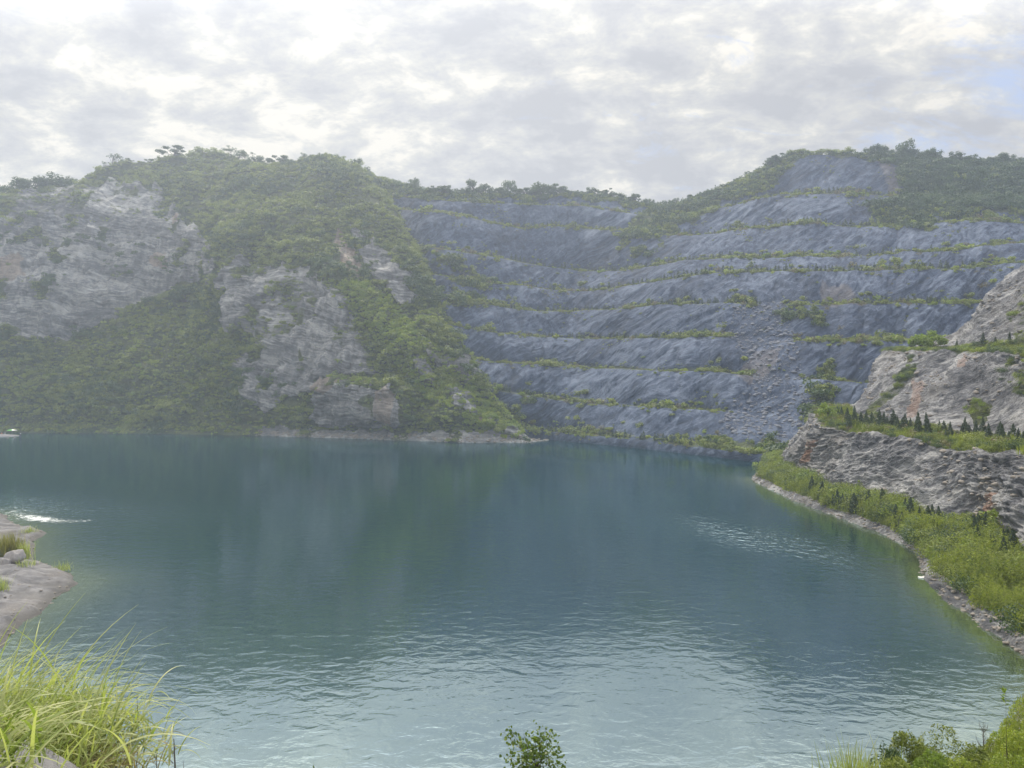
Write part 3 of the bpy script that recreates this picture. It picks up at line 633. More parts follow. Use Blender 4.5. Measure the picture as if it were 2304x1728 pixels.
for i in range(4):
    r = np.random.default_rng(100+i); n = 90; z = r.random(n); st = r.integers(0, 5, n); bx = r.normal(size=5)*.22; by = r.normal(size=5)*.22
    hh = .7+.5*r.random(5)
    c = np.stack([bx[st]+r.normal(size=n)*.05*(1.4-z), by[st]+r.normal(size=n)*.05*(1.4-z), z*hh[st]], -1)
    v, f = quads(c, r.normal(size=(n, 3))+np.array([0, 0, .3]), .075*(1.3-.7*z), r, .35)
    T_weed.append(mesh_np('tall_weed', v, f, L_WEED, False, {'leaf': np.repeat(r.random(n)**1.5, 4)}))

# ------------------------------------------------------------------ ground covers
def above(G, m): return m*(G[..., 2] > .6*S)
# left mountain
up = sstep(vL, 700, 560)
visL = (uL > -120) & (vL > 300) & (np.arange(GL.shape[0])[:, None] < GL.shape[0]-6)
ridge = sumpoly(uL, vL, [[(760,650),(830,640),(960,760),(1060,850),(1180,960),(1170,985),(1080,985),(1040,930),(960,890),(880,800),(800,720)]], 8, 5)
wl = above(GL, np.clip(vegL, 0, 1)**1.5*visL)
p, ij = scatter(GL, wl*(1-.6*ridge)*(vL < 985)*sstep(fbm(GL/22, 3, 95), -.3, .2), 2300)
stuff('thicket', 'larger rounded bushes standing out of the scrub on the left mountain', 'bushes', p-[0, 0, .8], (1.6+1.9*rng.random(len(p))**2)*S*1.2, [clump_mesh('thicket', L_SCRUB, shrub_lobes(np.random.default_rng(i+60), 7, 1.0), 520, .085, i+60) for i in range(3)]+[clump_mesh('thicket', L_DARK, shrub_lobes(np.random.default_rng(63), 7, 1.0), 520, .085, 63)], 101, tint=np.clip(.5+1.0*fbm(p/26, 3, 14)+.2*rng.normal(size=len(p)), 0, .98), zs=np.full(len(p), .8))
p, ij = scatter(GL, wl*(1-.75*ridge)*(.25+.75*sstep(fbm(GL/6, 2, 96), -.3, .1)), 12500); s = (1.0+1.3*rng.random(len(p))**2)*S*1.25
mound = fbm(p/9, 2, 12); s *= 1+.7*mound
stuff('scrub', 'green scrub covering the left mountain and its lower apron', 'scrub', p-[0, 0, .4], s, T_scrub, 1, tint=np.clip(.5+.3*sstep(proj(p)[1], 640, 740)*(proj(p)[0] < 540)+.9*fbm(p/30, 3, 14)+.15*rng.normal(size=len(p)), 0, .98), zs=np.full(len(p), .75))
p, ij = scatter(GL, above(GL, np.maximum(ridge*.9, .07*(vL > 640)*vegL)*visL*(1-rockL*.8)), 4200)
stuff('grass_cover', 'bright yellow green growth along the crest of the spur', 'ground cover', p-[0, 0, .3], (.8+1.2*rng.random(len(p))**2)*S, T_bright, 2)
p, ij = scatter(GL, above(GL, sstep(fbm(GL/16, 3, 77), .15, .4)*visL*np.clip(vegL+.1, 0, 1)*(1-ridge)), 3200)
stuff('dark_scrub', 'darker bushes dotted through the scrub of the left mountain', 'bushes', p-[0, 0, .3], (.9+1.5*rng.random(len(p))**3)*S*1.3, T_dark, 3)
# far wall: benches, top woods
benchw = benchveg*(rowkind[:, None] > 0)
p, ij = scatter(GF, above(GF, benchveg*(.3+sstep(fbm(GF/10, 2, 73), -.2, .3))*(uF > 850)*(GF[..., 2] < 125)), 7500); 
stuff('bench_scrub', 'low green scrub growing along the far quarry terraces', 'scrub', p-[0, 0, .2], (.5+1.3*rng.random(len(p))**2)*S*1.6*(1+.7*fbm(p/12, 2, 79)), T_scrub+T_bright[:1]+T_dry[:1], 4, zs=np.full(len(p), .8))
rowsF = np.arange(GF.shape[0])[:, None]*np.ones(GF.shape[1])[None]
p, ij = scatter(GF, above(GF, (vegF > .5)*np.where(vF > 540, .6, .25+.75*sstep(fbm(GF/12, 3, 75), -.3, .1))*(rowsF < GF.shape[0]-10)*(uF > 700)), 10000)
dk = sstep(proj(p)[0], 1880, 2010)*(proj(p)[1] < 470)
sz = (1.0+1.4*rng.random(len(p))**2)*S*1.3
q = rng.random(len(p)) < (.25+.6*dk)
stuff('hilltop_scrub', 'green scrub on the upper slopes and rim of the far quarry wall', 'scrub', p[~q]-[0, 0, .3], sz[~q], T_scrub+T_bright[:1], 5)
stuff('hilltop_woods', 'dark woods along the rim of the far quarry wall', 'woods', p[q]-[0, 0, .3], sz[q]*1.35, T_dark, 6)
p, ij = scatter(GF, above(GF, sstep(fbm(GF/11, 3, 88), .25, .5)*(1-rowkind[:, None])*(vegF < .5)*(uF > 900)*(vF < 1000)), 900)
stuff('dry_scrub', 'thin scattered plants rooted on the far rock faces', 'scrub', p, (.4+.6*rng.random(len(p)))*S, T_scrub+T_dry, 7)
# right bank
visR = (uR > 1600) & (uR < 2420)
grassy = above(GR, strip*visR)
edge = (ridx < cs[2]+9)[:, None]
p, ij = scatter(GR, grassy*(.12+.88*sstep(fbm(GR/4, 2, 45), -.35, .1)), 6200); stuff('weeds', 'tall bright green weeds along the right shore strip', 'weeds', p-[0, 0, .05], (.8+1.0*rng.random(len(p)))*S*1.5*(1+.8*fbm(p/4, 2, 46)), T_weed, 8, tint=np.clip(.5+.9*fbm(p/6, 3, 47)+.12*rng.normal(size=len(p)), 0, .98))
p, ij = scatter(GR, grassy*(.15+sstep((ridx-cs[2])/(cs[3]-cs[2]), .2, .8)[:, None])*sstep(fbm(GR/6, 3, 41), -.25, .15), 1400); stuff('shore_scrub', 'green shrubs among the weeds of the right shore strip', 'shrubs', p-[0, 0, .1], (.7+1.5*rng.random(len(p))**2)*S*1.2, T_shore, 9)
p, ij = scatter(GR, above(GR, (bench1*1.0)*visR), 3600); stuff('bench_grass', 'short bright grass on the conifer terrace of the right bank', 'grass', p, (.3+1.0*rng.random(len(p))**3)*S*1.3*(1+.9*fbm(p/3, 2, 48)), T_weed+T_grass+T_shore[:2]+T_dry[:1]+T_shore[3:4], 10, tint=np.clip(.5+.9*fbm(p/5, 3, 49)+.12*rng.normal(size=len(p)), 0, .98))
p, ij = scatter(GR, above(GR, (bench2+patches*.5*sstep(fbm(GR/4, 3, 76), -.05, .2)+.10*(vegR > .3)*rk)*visR), 1900); stuff('terrace_scrub', 'scrub and creepers on the upper right terrace and slopes', 'scrub', p-[0, 0, .1], (.5+.8*rng.random(len(p))**2)*S, T_shore, 11)
# stones along the right waterline
T_rk = [rock_mesh('stone', M_STONE2, 300+i, 6, (1, .7+.1*i, .45)) for i in range(4)]
p, ij = scatter(GR, ((ridx > cs[1]-1) & (ridx <= cs[2]+3)).astype(float)[:, None]*visR*(GR[..., 2] > -.15), 2000)
stuff('rubble', 'pale broken stones lining the right waterline', 'stones', p, (.08+.32*rng.random(len(p))**3)*S*1.2, T_rk, 12)
p, ij = scatter(GR, above(GR, rk*visR*(sstep(fbm(GR/6, 2, 4), 0, .4))), 2200)
stuff('loose_rock', 'loose rock plates on the right quarry faces', 'stones', p, (.15+.5*rng.random(len(p))**3)*S*1.5, T_rk, 13)
p, ij = scatter(GF, above(GF, slide), 1500); stuff('scree', 'grey broken scree fanning down the far quarry wall', 'scree', p, (.2+.8*rng.random(len(p))**4)*S*1.5, [rock_mesh('stone', plain('slate', (.13, .14, .17)), 330+i, 5, (1, .8, .5)) for i in range(3)], 14)
p, ij = scatter(GL, ((np.abs(GL[..., 2]-.9*S) < 1.1) & (uL > 560)).astype(float), 1400); stuff('shore_rubble', 'rocks at the waterline below the spur', 'stones', p, (.2+.7*rng.random(len(p))**3)*S*1.4, T_rk, 15)

# ------------------------------------------------------------------ conifers
C_far = [conifer_mesh('conifer', 1.0, .25, 110, 400+i, .12) for i in range(4)]
C_near = [conifer_mesh('conifer_crown', 1.0, .23+.02*i, 900, 410+i, .055) for i in range(4)]
C_trunk = tube_mesh('trunk', M_BARK, [([(0, 0, -.08), (0, 0, .4), (0.01, 0, .85)], [.025, .018, .006])], 6)
from mathutils import Vector
def line_at(pl, u):      # point of a terrain line at picture column u
    uu, _ = proj(pl); i = np.argmin(np.abs(uu-u)); return pl[i]
def nearest_ground(G, uu, vv, rows=None):
    a, b_ = proj(G); d = (a-uu)**2+((b_-vv)*1.3)**2
    if rows is not None: d[~rows] = 1e18
    k = np.argmin(d); return G.reshape(-1, 3)[k]
con = []
def row_far(key, segs, step, h, label):
    for u0, u1 in segs:
        u = u0
        while u < u1:
            bp_ = line_at(crest[key], u); col_ = np.argmin(np.abs(us-u))
            b_ = benchrows['HGFEDCBAT'.index(key)]
            pt = GF[min(b_[0]+rr_.choice([1, 1, 2]), GF.shape[0]-1), col_]
            con.append((pt-np.array([0, 0, .1]), h*S*1.3*(.65+.5*rr_.random()), label, 'row '+label, 0)); u += step*(.7+.7*rr_.random())*(1 if rr_.random() > .12 else 2.5)
def lab(x): return 'small dark conifer in the planted row on ' + x
row_far('T', [(1650, 2040)], 10, 3.2, lab('the top right terrace'))
row_far('A', [(1130, 1400), (1520, 2170)], 10, 3.3, lab('the second terrace below the rim'))
row_far('B', [(1150, 2110)], 9, 3.0, lab('the third terrace below the rim'))
row_far('C', [(1180, 2200)], 9, 2.9, lab('the middle terrace of the far wall'))
row_far('D', [(1060, 1720), (1930, 2110)], 9, 2.7, lab('the terrace under the middle one'))
row_far('E', [(1220, 1560)], 8, 2.5, lab('the terrace above the thick hedge'))
row_far('G', [(1090, 1280)], 8, 2.8, lab('the low terrace beside the spur'))
row_far('H', [(1150, 1560)], 9, 2.7, lab('the shore ledge of the far wall'))
bl = [int(np.cumsum(Lsub)[1])]
for u0 in np.arange(600, 1120, 11):
    u0 += rr_.uniform(-4, 4); k = np.argmin(np.abs(ul-u0)); con.append((GL[bl[0]+rr_.choice([0, 2, 4]), k]-np.array([0, 0, .1]), S*(2.2+1.2*rr_.random()), 'small dark conifer on the shore ledge under the spur', 'conifers under the spur', 0))
for uu, vv in [(40, 944), (68, 940), (76, 938), (95, 940), (168, 938), (178, 936), (128, 942)]:
    con.append((nearest_ground(GL, uu, vv), S*(5+1.5*rr_.random()), 'dark upright conifer among bushes at the left far shore', 'conifers at the left far shore', 0))
# terrace of the right bank, traced one by one (base u, base v, height px)
tr = [(1868,948,22),(1884,944,24),(1894,950,26),(1908,957,30),(1924,958,34),(1938,960,26),(1950,962,30),(1965,957,24),(1978,965,34),(1988,966,30),(2002,962,22),(2012,963,32),(2018,970,26),(2030,972,24),(2048,973,26),(2066,977,38),(2090,980,40),(2118,962,18),(2136,985,28),(2140,990,20),(2168,984,34),(2181,984,22),(2196,988,32),(2213,984,38),(2224,1000,36),(2246,992,34),(2256,1004,38),(2276,988,36),(2288,1002,30),(2300,1012,26)]
near_con = []
for k in range(26):
    t_ = rr_.random(); tr.append((1875+t_*430, 952+t_*52+rr_.uniform(-8, 10), rr_.choice([14, 18, 20, 24, 30])))
for k, (uu, vv, hp) in enumerate(tr):
    pt = nearest_ground(GR, uu, vv, np.broadcast_to(bench1 > 0, GR.shape[:2])); hh = hp*pt[1]/F*1.35
    near_con.append((pt, hh, 'dark young conifer planted on the grassy terrace of the right rock bank', 'conifers on the right terrace'))
for uu, vv, hp in [(2001,775,26),(2023,778,30),(2090,776,30),(2212,772,28),(2270,770,26),(2154,776,18),(2240,776,20)]:
    pt = nearest_ground(GR, uu+50 if uu < 2060 else uu, vv, np.broadcast_to(bench2 > 0, GR.shape[:2])); near_con.append((pt, hp*pt[1]/F, 'dark young conifer on the upper right terrace near the yellow green tree', 'conifers on the upper right terrace'))
for k in range(34):
    uu = rr_.uniform(1790, 2290); t_ = (uu-1750)/550; vv = 1075+150*t_+rr_.uniform(5, 30+50*t_)
    pt = nearest_ground(GR, uu, vv, np.broadcast_to(strip > 0, GR.shape[:2])); near_con.append((pt, S*rr_.uniform(2.5, 4.2), 'small dark conifer among the weeds of the right shore strip', 'conifers in the shore strip'))
for k, (pt, hh, lb, gp) in enumerate(near_con):
    e = obj('conifer', None, label=lb, cat='conifer', group=gp, loc=pt-np.array([0, 0, .08])); e.scale = (hh*rr_.uniform(.75, 1.25),)*2+(hh,); e.rotation_euler = (rr_.gauss(0, .06), rr_.gauss(0, .06), rr_.random()*6)
    obj('crown', C_near[k % 4], e); obj('trunk', C_trunk, e)
con.sort(key=lambda c: -c[1]/c[0][1])
nind = 290-len(near_con)
for k, (pt, hh, lb, gp, _) in enumerate(con[:nind]):
    o = obj('conifer', C_far[k % 4], label=lb, cat='conifer', group=gp, loc=pt); o.scale = (hh*1.25, hh*1.25, hh); o.rotation_euler.z = rr_.random()*6
rest = con[nind:]
stuff('conifer_rows', 'the smaller conifers of the planted rows on the far terraces', 'conifers', np.array([c[0] for c in rest]), np.array([c[1] for c in rest]), C_far, 40)
print('conifers', len(near_con), len(con))

# ------------------------------------------------------------------ broadleaf trees on the skyline and slopes
def tree_pair(seed, mat, style='round', n=700, leaf=.045):
    r = np.random.default_rng(seed); paths = []; lobes = []
    top = .55; paths.append(([(0, 0, -.1), (.02, 0, .2), (r.normal()*.03, r.normal()*.03, top), (r.normal()*.04, r.normal()*.04, .85)], [.03, .024, .016, .005]))
    for k in range(10 if style == 'flat' else 8):
        a = r.random()*6.28; z0 = .3+.35*r.random(); ln = .28+.18*r.random()
        if style == 'flat': ln *= .5+.9*r.random(); e = (math.cos(a)*ln*1.15, math.sin(a)*ln*1.15, .55+.38*r.random()); rad = .07+.12*r.random()
        else: e = (math.cos(a)*ln*.8, math.sin(a)*ln*.8, z0+.12+.25*r.random()); rad = .16+.06*r.random()
        paths.append(([(0, 0, z0), (e[0]*.5, e[1]*.5, (z0+e[2])/2-.02), e], [.013, .009, .003]))
        lobes.append((*e, rad))
    lobes.append((0, 0, .82, .17))
    return tube_mesh('trunk', M_BARK, paths, 5), clump_mesh('crown', mat, lobes, n, leaf, seed+1, .6 if style == 'flat' else .85)
TP = {'round': [tree_pair(500+i, L_DARK, 'round') for i in range(3)], 'flat': [tree_pair(510+i, L_DARK, 'flat', 900) for i in range(3)], 'green': [tree_pair(520+i, L_SCRUB, 'round') for i in range(3)], 'sparse': [tree_pair(530+i, L_DARK, 'flat', 240, .04) for i in range(2)]}
tcount = 0
def tree(pt, h, style, label, group=None, wide=1.0, cat='tree', name='tree'):
    global tcount; tcount += 1
    tk, cr = TP[style][tcount % len(TP[style])]
    e = obj(name, None, label=label, cat=cat, group=group, loc=pt); e.scale = (h*wide, h*wide, h); e.rotation_euler.z = rr_.random()*6
    obj('crown', cr, e); obj('trunk', tk, e); return e
def top_pt(G, urow, u, k): 
    a = G[k]; uu, _ = proj(a); return a[np.argmin(np.abs(uu-u))]
kL = int(np.sum(Lsub[:8])); kF = len(GF)-1-13
def skyL(u, hp, style, label, group=None, wide=1.0, sink=.6):
    pt = top_pt(GL, None, u, kL); sink += (hp*.55 if style == 'round' or style == 'green' else hp*.2)*pt[1]/F; hp *= 1.3; return tree(pt-np.array([0, 0, sink]), (hp+3)*pt[1]/F, style, label, group, wide)
def skyF(u, hp, style, label, group=None, wide=1.0, sink=.6):
    pt = top_pt(GF, None, u, kF); sink += hp*.25*pt[1]/F; hp *= 1.25; return tree(pt-np.array([0, 0, sink]), (hp+3)*pt[1]/F, style, label, group, wide)
g = 'trees at the left end of the left mountain'
for u, hp in [(5, 24), (22, 30), (45, 34), (62, 30), (80, 38), (98, 30), (118, 36), (135, 30), (152, 34)]:
    skyL(u, hp, 'round', 'bushy tree in the dark stand at the left end of the mountain skyline', g, 1.2)
skyL(252, 30, 'sparse', 'thin open tree standing alone on the left shoulder of the mountain skyline', None, 1.0)
skyL(236, 12, 'sparse', 'tiny thin tree just down the slope from the lone open tree on the left shoulder')
skyL(338, 12, 'flat', 'low flat topped tree between the lone tree and the mountain summit', None, 1.6)
skyL(290, 8, 'flat', 'smallest low bush tree on the left shoulder of the mountain skyline', None, 1.6)
skyL(394, 20, 'flat', 'dark flat topped tree leaning out just left of the mountain summit', None, 2.2)
for u, hp in [(425, 16), (445, 18), (465, 20), (485, 18), (500, 12)]: skyL(u, hp, 'green', 'rounded tree in the clump crowning the mountain summit', 'trees on the mountain summit', 1.8)
for u, hp in [(520, 20), (536, 26), (552, 24), (572, 24)]: skyL(u, hp, 'sparse' if u < 556 else 'round', 'open crowned tree just right of the mountain summit', 'trees right of the summit', 1.3)
for u, hp in [(594, 12), (612, 16), (630, 20), (646, 14)]: skyL(u, hp, 'flat', 'low spreading tree in the dip between the two mountain tops', 'trees in the dip', 1.6)
skyL(684, 18, 'sparse', 'small open tree at the left foot of the second mountain top')
for u, hp in [(715, 8), (740, 8), (765, 8)]: skyL(u, hp, 'green', 'small bush on the second mountain top', 'bushes on the second top', 2.0)
skyL(798, 24, 'round', 'dark tree leaning over the right shoulder of the second mountain top', None, .9)
g = 'trees along the far rim'
skyF(932, 26, 'round', 'lone rounded tree standing at the left end of the far rim', None, .9)
for u, hp, st in [(962,14,'flat'),(978,18,'flat'),(990,26,'flat'),(1004,18,'round'),(1018,16,'flat'),(1034,18,'round'),(1046,16,'flat'),(1078,24,'flat'),(1110,18,'flat'),(1122,24,'flat'),(1135,20,'flat'),(1160,22,'flat'),(1185,24,'flat'),(1199,26,'round'),(1216,28,'round'),(1230,24,'flat'),(1246,26,'flat'),(1262,20,'flat'),(1276,16,'flat'),(1292,14,'round'),(1310,14,'flat'),(1330,18,'round'),(1346,16,'flat'),(1364,20,'flat'),(1380,16,'flat'),(1395,16,'round'),(1410,14,'flat')]:
    skyF(u, hp, st, 'rounded tree in the line of trees along the far rim', g, 1.35)
skyF(1064, 36, 'round', 'tall dark tree on the far rim, leftmost of three standing above the tree line', None, .9)
skyF(1092, 34, 'round', 'paler tall tree on the far rim, middle of three standing above the tree line', None, .8)
skyF(1146, 36, 'round', 'tall dark tree on the far rim, rightmost of three standing above the tree line', None, .8)
skyF(1430, 26, 'flat', 'larger spreading tree at the right end of the far rim', None, 1.1)
g = 'trees on the right hill rim'
for u in range(1450, 1530, 9): skyF(u, 9+rr_.random()*9, 'round', 'small dark tree in the notch where far rim meets right hill', 'trees in the notch', .8)
for u, hp in [(1560, 14), (1600, 12), (1660, 12), (1735, 18), (1745, 22)]: skyF(u, hp, 'flat', 'low tree on the grassy left shoulder of the right hill', 'trees on the right hill shoulder', 1.5)
for u, hp in [(1790,14),(1815,12),(1845,10),(1870,12),(1900,12)]: skyF(u, hp, 'green', 'low bush tree on the summit of the right hill', 'bushes on the right hill summit', 2.2)
for u in range(1965, 2330, 14): skyF(u+rr_.uniform(-4, 4), 12+rr_.random()*12, 'round', 'dark tree in the wooded rim at the right end of the hill', g, 1.2)
skyF(1973, 24, 'round', 'short dark tree beside the tallest tree on the right hill', None, 1.1)
skyF(2038, 36, 'round', 'tallest dark tree rising from the right hill rim', None, 1.0)
skyF(2088, 30, 'round', 'upright dark tree, left one of the pair on the right hill rim', None, .8)
skyF(2106, 28, 'round', 'bushier dark tree, right one of the pair on the right hill rim', None, 1.0)
skyF(2260, 26, 'round', 'dark tree standing up near the right edge of the hill rim', None, .9)
TB = [tree_pair(560+i, L_BRIGHT, 'round', 900, .05) for i in range(2)]; TP['bright'] = TB
pt = nearest_ground(GR, 2085, 782, np.broadcast_to(bench2 > 0, GR.shape[:2]))
for du, hp, lb in [(-2, 50, 'broad bright green tree at the left end of the upper right terrace'), (26, 44, 'yellow green tree beside the broad bright tree on the upper right terrace')]:
    q_ = nearest_ground(GR, 2085+du, 785, np.broadcast_to(bench2 > 0, GR.shape[:2])); tree(q_-np.array([1.0, 0, 1.2]), hp*q_[1]/F, 'bright', lb, None, 1.3)
pt = nearest_ground(GR, 1862, 950); tree(pt-np.array([0, 0, 1.0]), 52*pt[1]/F, 'bright', 'light green bushy tree at the left end of the conifer terrace', None, .9)
for uu, vv, hp, lb in [(1716, 1072, 38, 'yellowish bush at the tip of the right promontory'), (2230, 1195, 62, 'large bright bush against the rock foot of the right bank'), (2180, 1190, 45, 'mid green bush below the orange stain of the right bank')]:
    q_ = nearest_ground(GR, uu, vv); tree(q_-np.array([0, 0, .5]), hp*q_[1]/F, 'bright' if vv != 1190 else 'green', lb, None, 1.2, 'bush', 'bush')
for uu, vv, hp, lb in [(340, 690, 26, 'dark bush, leftmost of the pair at the top of the green apron'), (415, 690, 38, 'largest dark round bush at the top of the green apron'), (485, 672, 26, 'dark bush below the rocky ribs at the right end of the apron top'), (430, 722, 24, 'dark bush lower on the green apron'), (395, 762, 20, 'small rounded bush in the middle of the green apron')]:
    q_ = nearest_ground(GL, uu, vv); tree(q_-np.array([0, 0, 2.0]), hp*1.4*q_[1]/F, 'round', lb, None, 1.3, 'bush', 'bush')
for k, (uu, vv) in enumerate([(1610, 1010), (1640, 1014), (1670, 1020), (1700, 1022), (1730, 1022), (1760, 1020), (1780, 1016)]):
    q_ = nearest_ground(GF, uu, vv); tree(q_-np.array([0, 0, 1.0]), 22*q_[1]/F, 'green', 'bushy green shrub at the water beside the promontory tip', 'shrubs behind the promontory', 1.6, 'bush', 'bush')

# ------------------------------------------------------------------ spit: boulder, tufts
def gz(x, y): return float(near_h(np.array([x/S]), np.array([y/S]))[0])*S
def on_near(u, v, D, sink=0): 
    p_ = P(u, v, D); return np.array([p_[0], p_[1], gz(p_[0], p_[1])-sink])
q_ = on_near(30, 1285, 104)
tuft = blades_mesh('blades', leaf_mat('tuft_blade', (.12, .13, .03), (.22, .24, .06), (.28, .24, .12), .4), 520, 2.5, .03, .8, .55, 600, 5, .55)
o = obj('grass_tuft', tuft, label='big dry green grass tuft beside the boulder on the sand spit', cat='grass tuft', loc=on_near(18, 1270, 106))
o = obj('grass_tuft', blades_mesh('blades', L_GRASS, 200, 2.0, .03, .8, .5, 601, 5, .35), label='smaller bright grass tuft right of the big tuft on the sand spit', cat='grass tuft', loc=on_near(52, 1268, 106))
o = obj('boulder', rock_mesh('boulder', M_STONE, 602, 16, (1.1, .7, .6)), label='grey angular boulder in front of the grass tuft on the sand spit', cat='boulder', loc=on_near(33, 1288, 101)+np.array([.1, 0, .45])); o.scale = (1.0, .9, 1.35)
o = obj('boulder', rock_mesh('boulder', M_STONE, 603, 14, (.5, .5, .6)), label='small pale rock leaning on the left of the boulder on the spit', cat='boulder', loc=on_near(12, 1294, 100)+np.array([0, 0, .2]))
for k, (uu, vv, D, lb) in enumerate([(68, 1195, 124, 'tiny grass tuft at the far corner of the sand spit'), (140, 1288, 101, 'tiny green tuft on the waterside edge of the sand spit'), (60, 1300, 99, 'low trailing weeds on the sand beside the boulder')]):
    obj('grass_tuft', blades_mesh('blades', L_GRASS, 90, 1.0, .02, 1, .8, 610+k, 4, .4), label=lb, cat='grass tuft', loc=on_near(uu, vv, D))
obj('grass_tuft', blades_mesh('blades', L_GRASS, 160, 1.6, .02, 1, .8, 620, 4, .4), label='bright grass at the left edge of the picture below the boulder', cat='grass tuft', loc=on_near(-4, 1345, 88))

xg, yg = GN_[..., 0]/S, GN_[..., 1]/S; dg = sdist(xg, yg)
p, ij = scatter(GN_, ((dg > -.6) & (dg < 1.3) & (yg > 62)).astype(float)+.12*((dg > 0) & (dg < 14) & (yg > 62)), 1500)
stuff('pebbles', 'grey pebbles and stones scattered on the sand spit', 'pebbles', p, (.05+.26*rng.random(len(p))**4)*S, T_rk, 53)
# ------------------------------------------------------------------ near plants
def at_near(x, y, sink=.02): return np.array([x*S, y*S, gz(x*S, y*S)-sink])
def px_near(u, D): return D*(u-1152)/F
gl_ = 'arching grass of the lower left bank'
defs = [(-75, 7.6, 1.02, 560, 'long arching grass clump at the left edge, behind the hummock'), (5, 7.3, .56, 760, 'dense arching grass clump in the middle of the lower left bank'), (75, 7.2, .42, 700, 'bright grass clump leaning out over the water at lower left'),
        (145, 7.0, .34, 600, 'feathery grass clump at the right end of the lower left bank'), (-140, 5.4, .70, 260, 'nearest long bladed grass clump at the lower left corner'), (190, 6.9, .29, 520, 'low drooping dry grass at the foot of the feathery clump')]
CL = {}
for k, (uu, D, ln, n, lb) in enumerate(defs):
    x = px_near(uu, D); mt = L_GRASS if k not in (5,) else leaf_mat('drying_blade', (.14, .16, .04), (.24, .22, .09), (.26, .2, .12), .35)
    me = blades_mesh('blades', mt, n, ln, (.0085, .0085, .007, .006, .011, .005)[k], 1.0, (1.6, 1.7, 1.6, 1.6, 1.5, 1.9)[k], 700+k, 9, (.34, .32, .27, .25, .26, .16)[k], 1.25, (R(-5), 1.1))
    CL[k] = obj('grass_clump', me, label=lb, cat='grass', loc=(x*S, D*S, gz(x*S, D*S)-.05))
def stem(name, u, v_top, D, label, cat, lean=0, leafy=0, rad=.006, mat=M_BARK, seed=1, v_base=1790, leafmat=L_SAP, leaf=.03):
    r = np.random.default_rng(seed); top = P(u, v_top, D); x, y = top[0]-lean*.3, top[1]
    b0 = np.array([x, y, gz(x, y)-.03]); h_ = top[2]-b0[2]
    pts = [np.array([0, 0, 0]), np.array([lean*.1, 0, h_*.35]), np.array([lean*.18+.01, .01, h_*.7]), top-b0]
    if not leafy:
        paths = [(pts, [rad, rad*.8, rad*.6, rad*.3])]
        for k in range(5):
            z = .45+.1*k; c = pts[3]*z; paths.append(([c, c+np.array([r.normal()*.02*h_, r.normal()*.02, .05*h_])], [rad*.4, rad*.1]))
        return obj(name, tube_mesh(name, mat, paths, 5), label=label, cat=cat, loc=b0)
    e = obj(name, None, label=label, cat=cat, loc=b0)
    obj('stem', tube_mesh('stem', mat, [(pts, [rad, rad*.8, rad*.6, rad*.3])], 5), e)
    cen = top-b0; d = r.normal(size=(leafy, 3)); d /= np.linalg.norm(d, axis=1, keepdims=True); d[:, 2] = np.abs(d[:, 2])*.9
    v, f = [], []
    for k in range(leafy):
        a = cen-np.array([0, 0, r.random()*leaf*3]); dd = d[k]; sd_ = np.cross(dd, [0, 1, .2]); sd_ /= np.linalg.norm(sd_)
        L_ = leaf*(.7+.6*r.random()); b1 = len(v); v += [a, a+dd*L_*.5+sd_*L_*.16, a+dd*L_, a+dd*L_*.5-sd_*L_*.16]; f.append((b1, b1+1, b1+2, b1+3))
    obj('leaf_spray', mesh_np('leaf_spray', v, f, leafmat, False, {'leaf': np.zeros(len(v))}), e)
    return e
stem('dead_stem', 391, 1662, 7.0, 'taller dark dead stem rising at the bottom edge left of centre', 'stem', .05, 0, .009, seed=3)
stem('dead_stem', 352, 1695, 7.0, 'shorter dark dead stem leaning beside the taller one at the bottom edge', 'stem', .1, 0, .006, seed=4)
stem('leafy_sprig', 412, 1712, 7.0, 'small leafy sprig beside the dead stems at the bottom edge', 'plant', 0, 6, .004, seed=5, leaf=.10)
stem('thin_stalk', 308, 1562, 7.5, 'thin dry stalk standing behind the feathery grass', 'stem', .03, 0, .004, seed=6)
stem('tall_weed', 2262, 1552, 33, 'tall slender weed with pale leaves over the water at right', 'plant', -.2, 22, .008, seed=7, leafmat=L_BRIGHT, leaf=.16)
stem('tall_weed', 706, 1722, 9, 'weed tip just showing at the bottom edge', 'plant', 0, 8, .005, seed=9, leaf=.06)
# bare shrub at lower right
x, y = P(2212, 1700, 36)[:2]; r = np.random.default_rng(12); b0 = np.array([x, y, gz(x, y)-.1]); ph = float(P(2212, 1625, 36)[2]-b0[2]); paths = [([(0, 0, 0), (.02, 0, ph*.5), (.0, 0, ph)], [.03, .02, .006])]
for k in range(46):
    z = ph*(.25+.7*r.random()); a = r.random()*6.28; ln = .45*(1.3-z/ph); paths.append(([(0, 0, z), (math.cos(a)*ln*.6, math.sin(a)*ln*.6, z+ln*.7), (math.cos(a)*ln*.8, math.sin(a)*ln*.8, z+ln*1.5)], [.007, .005, .002]))
obj('bare_shrub', tube_mesh('bare_shrub', M_BARK, paths, 5), label='leafless grey twiggy shrub at the lower right waterside', cat='shrub', loc=b0)
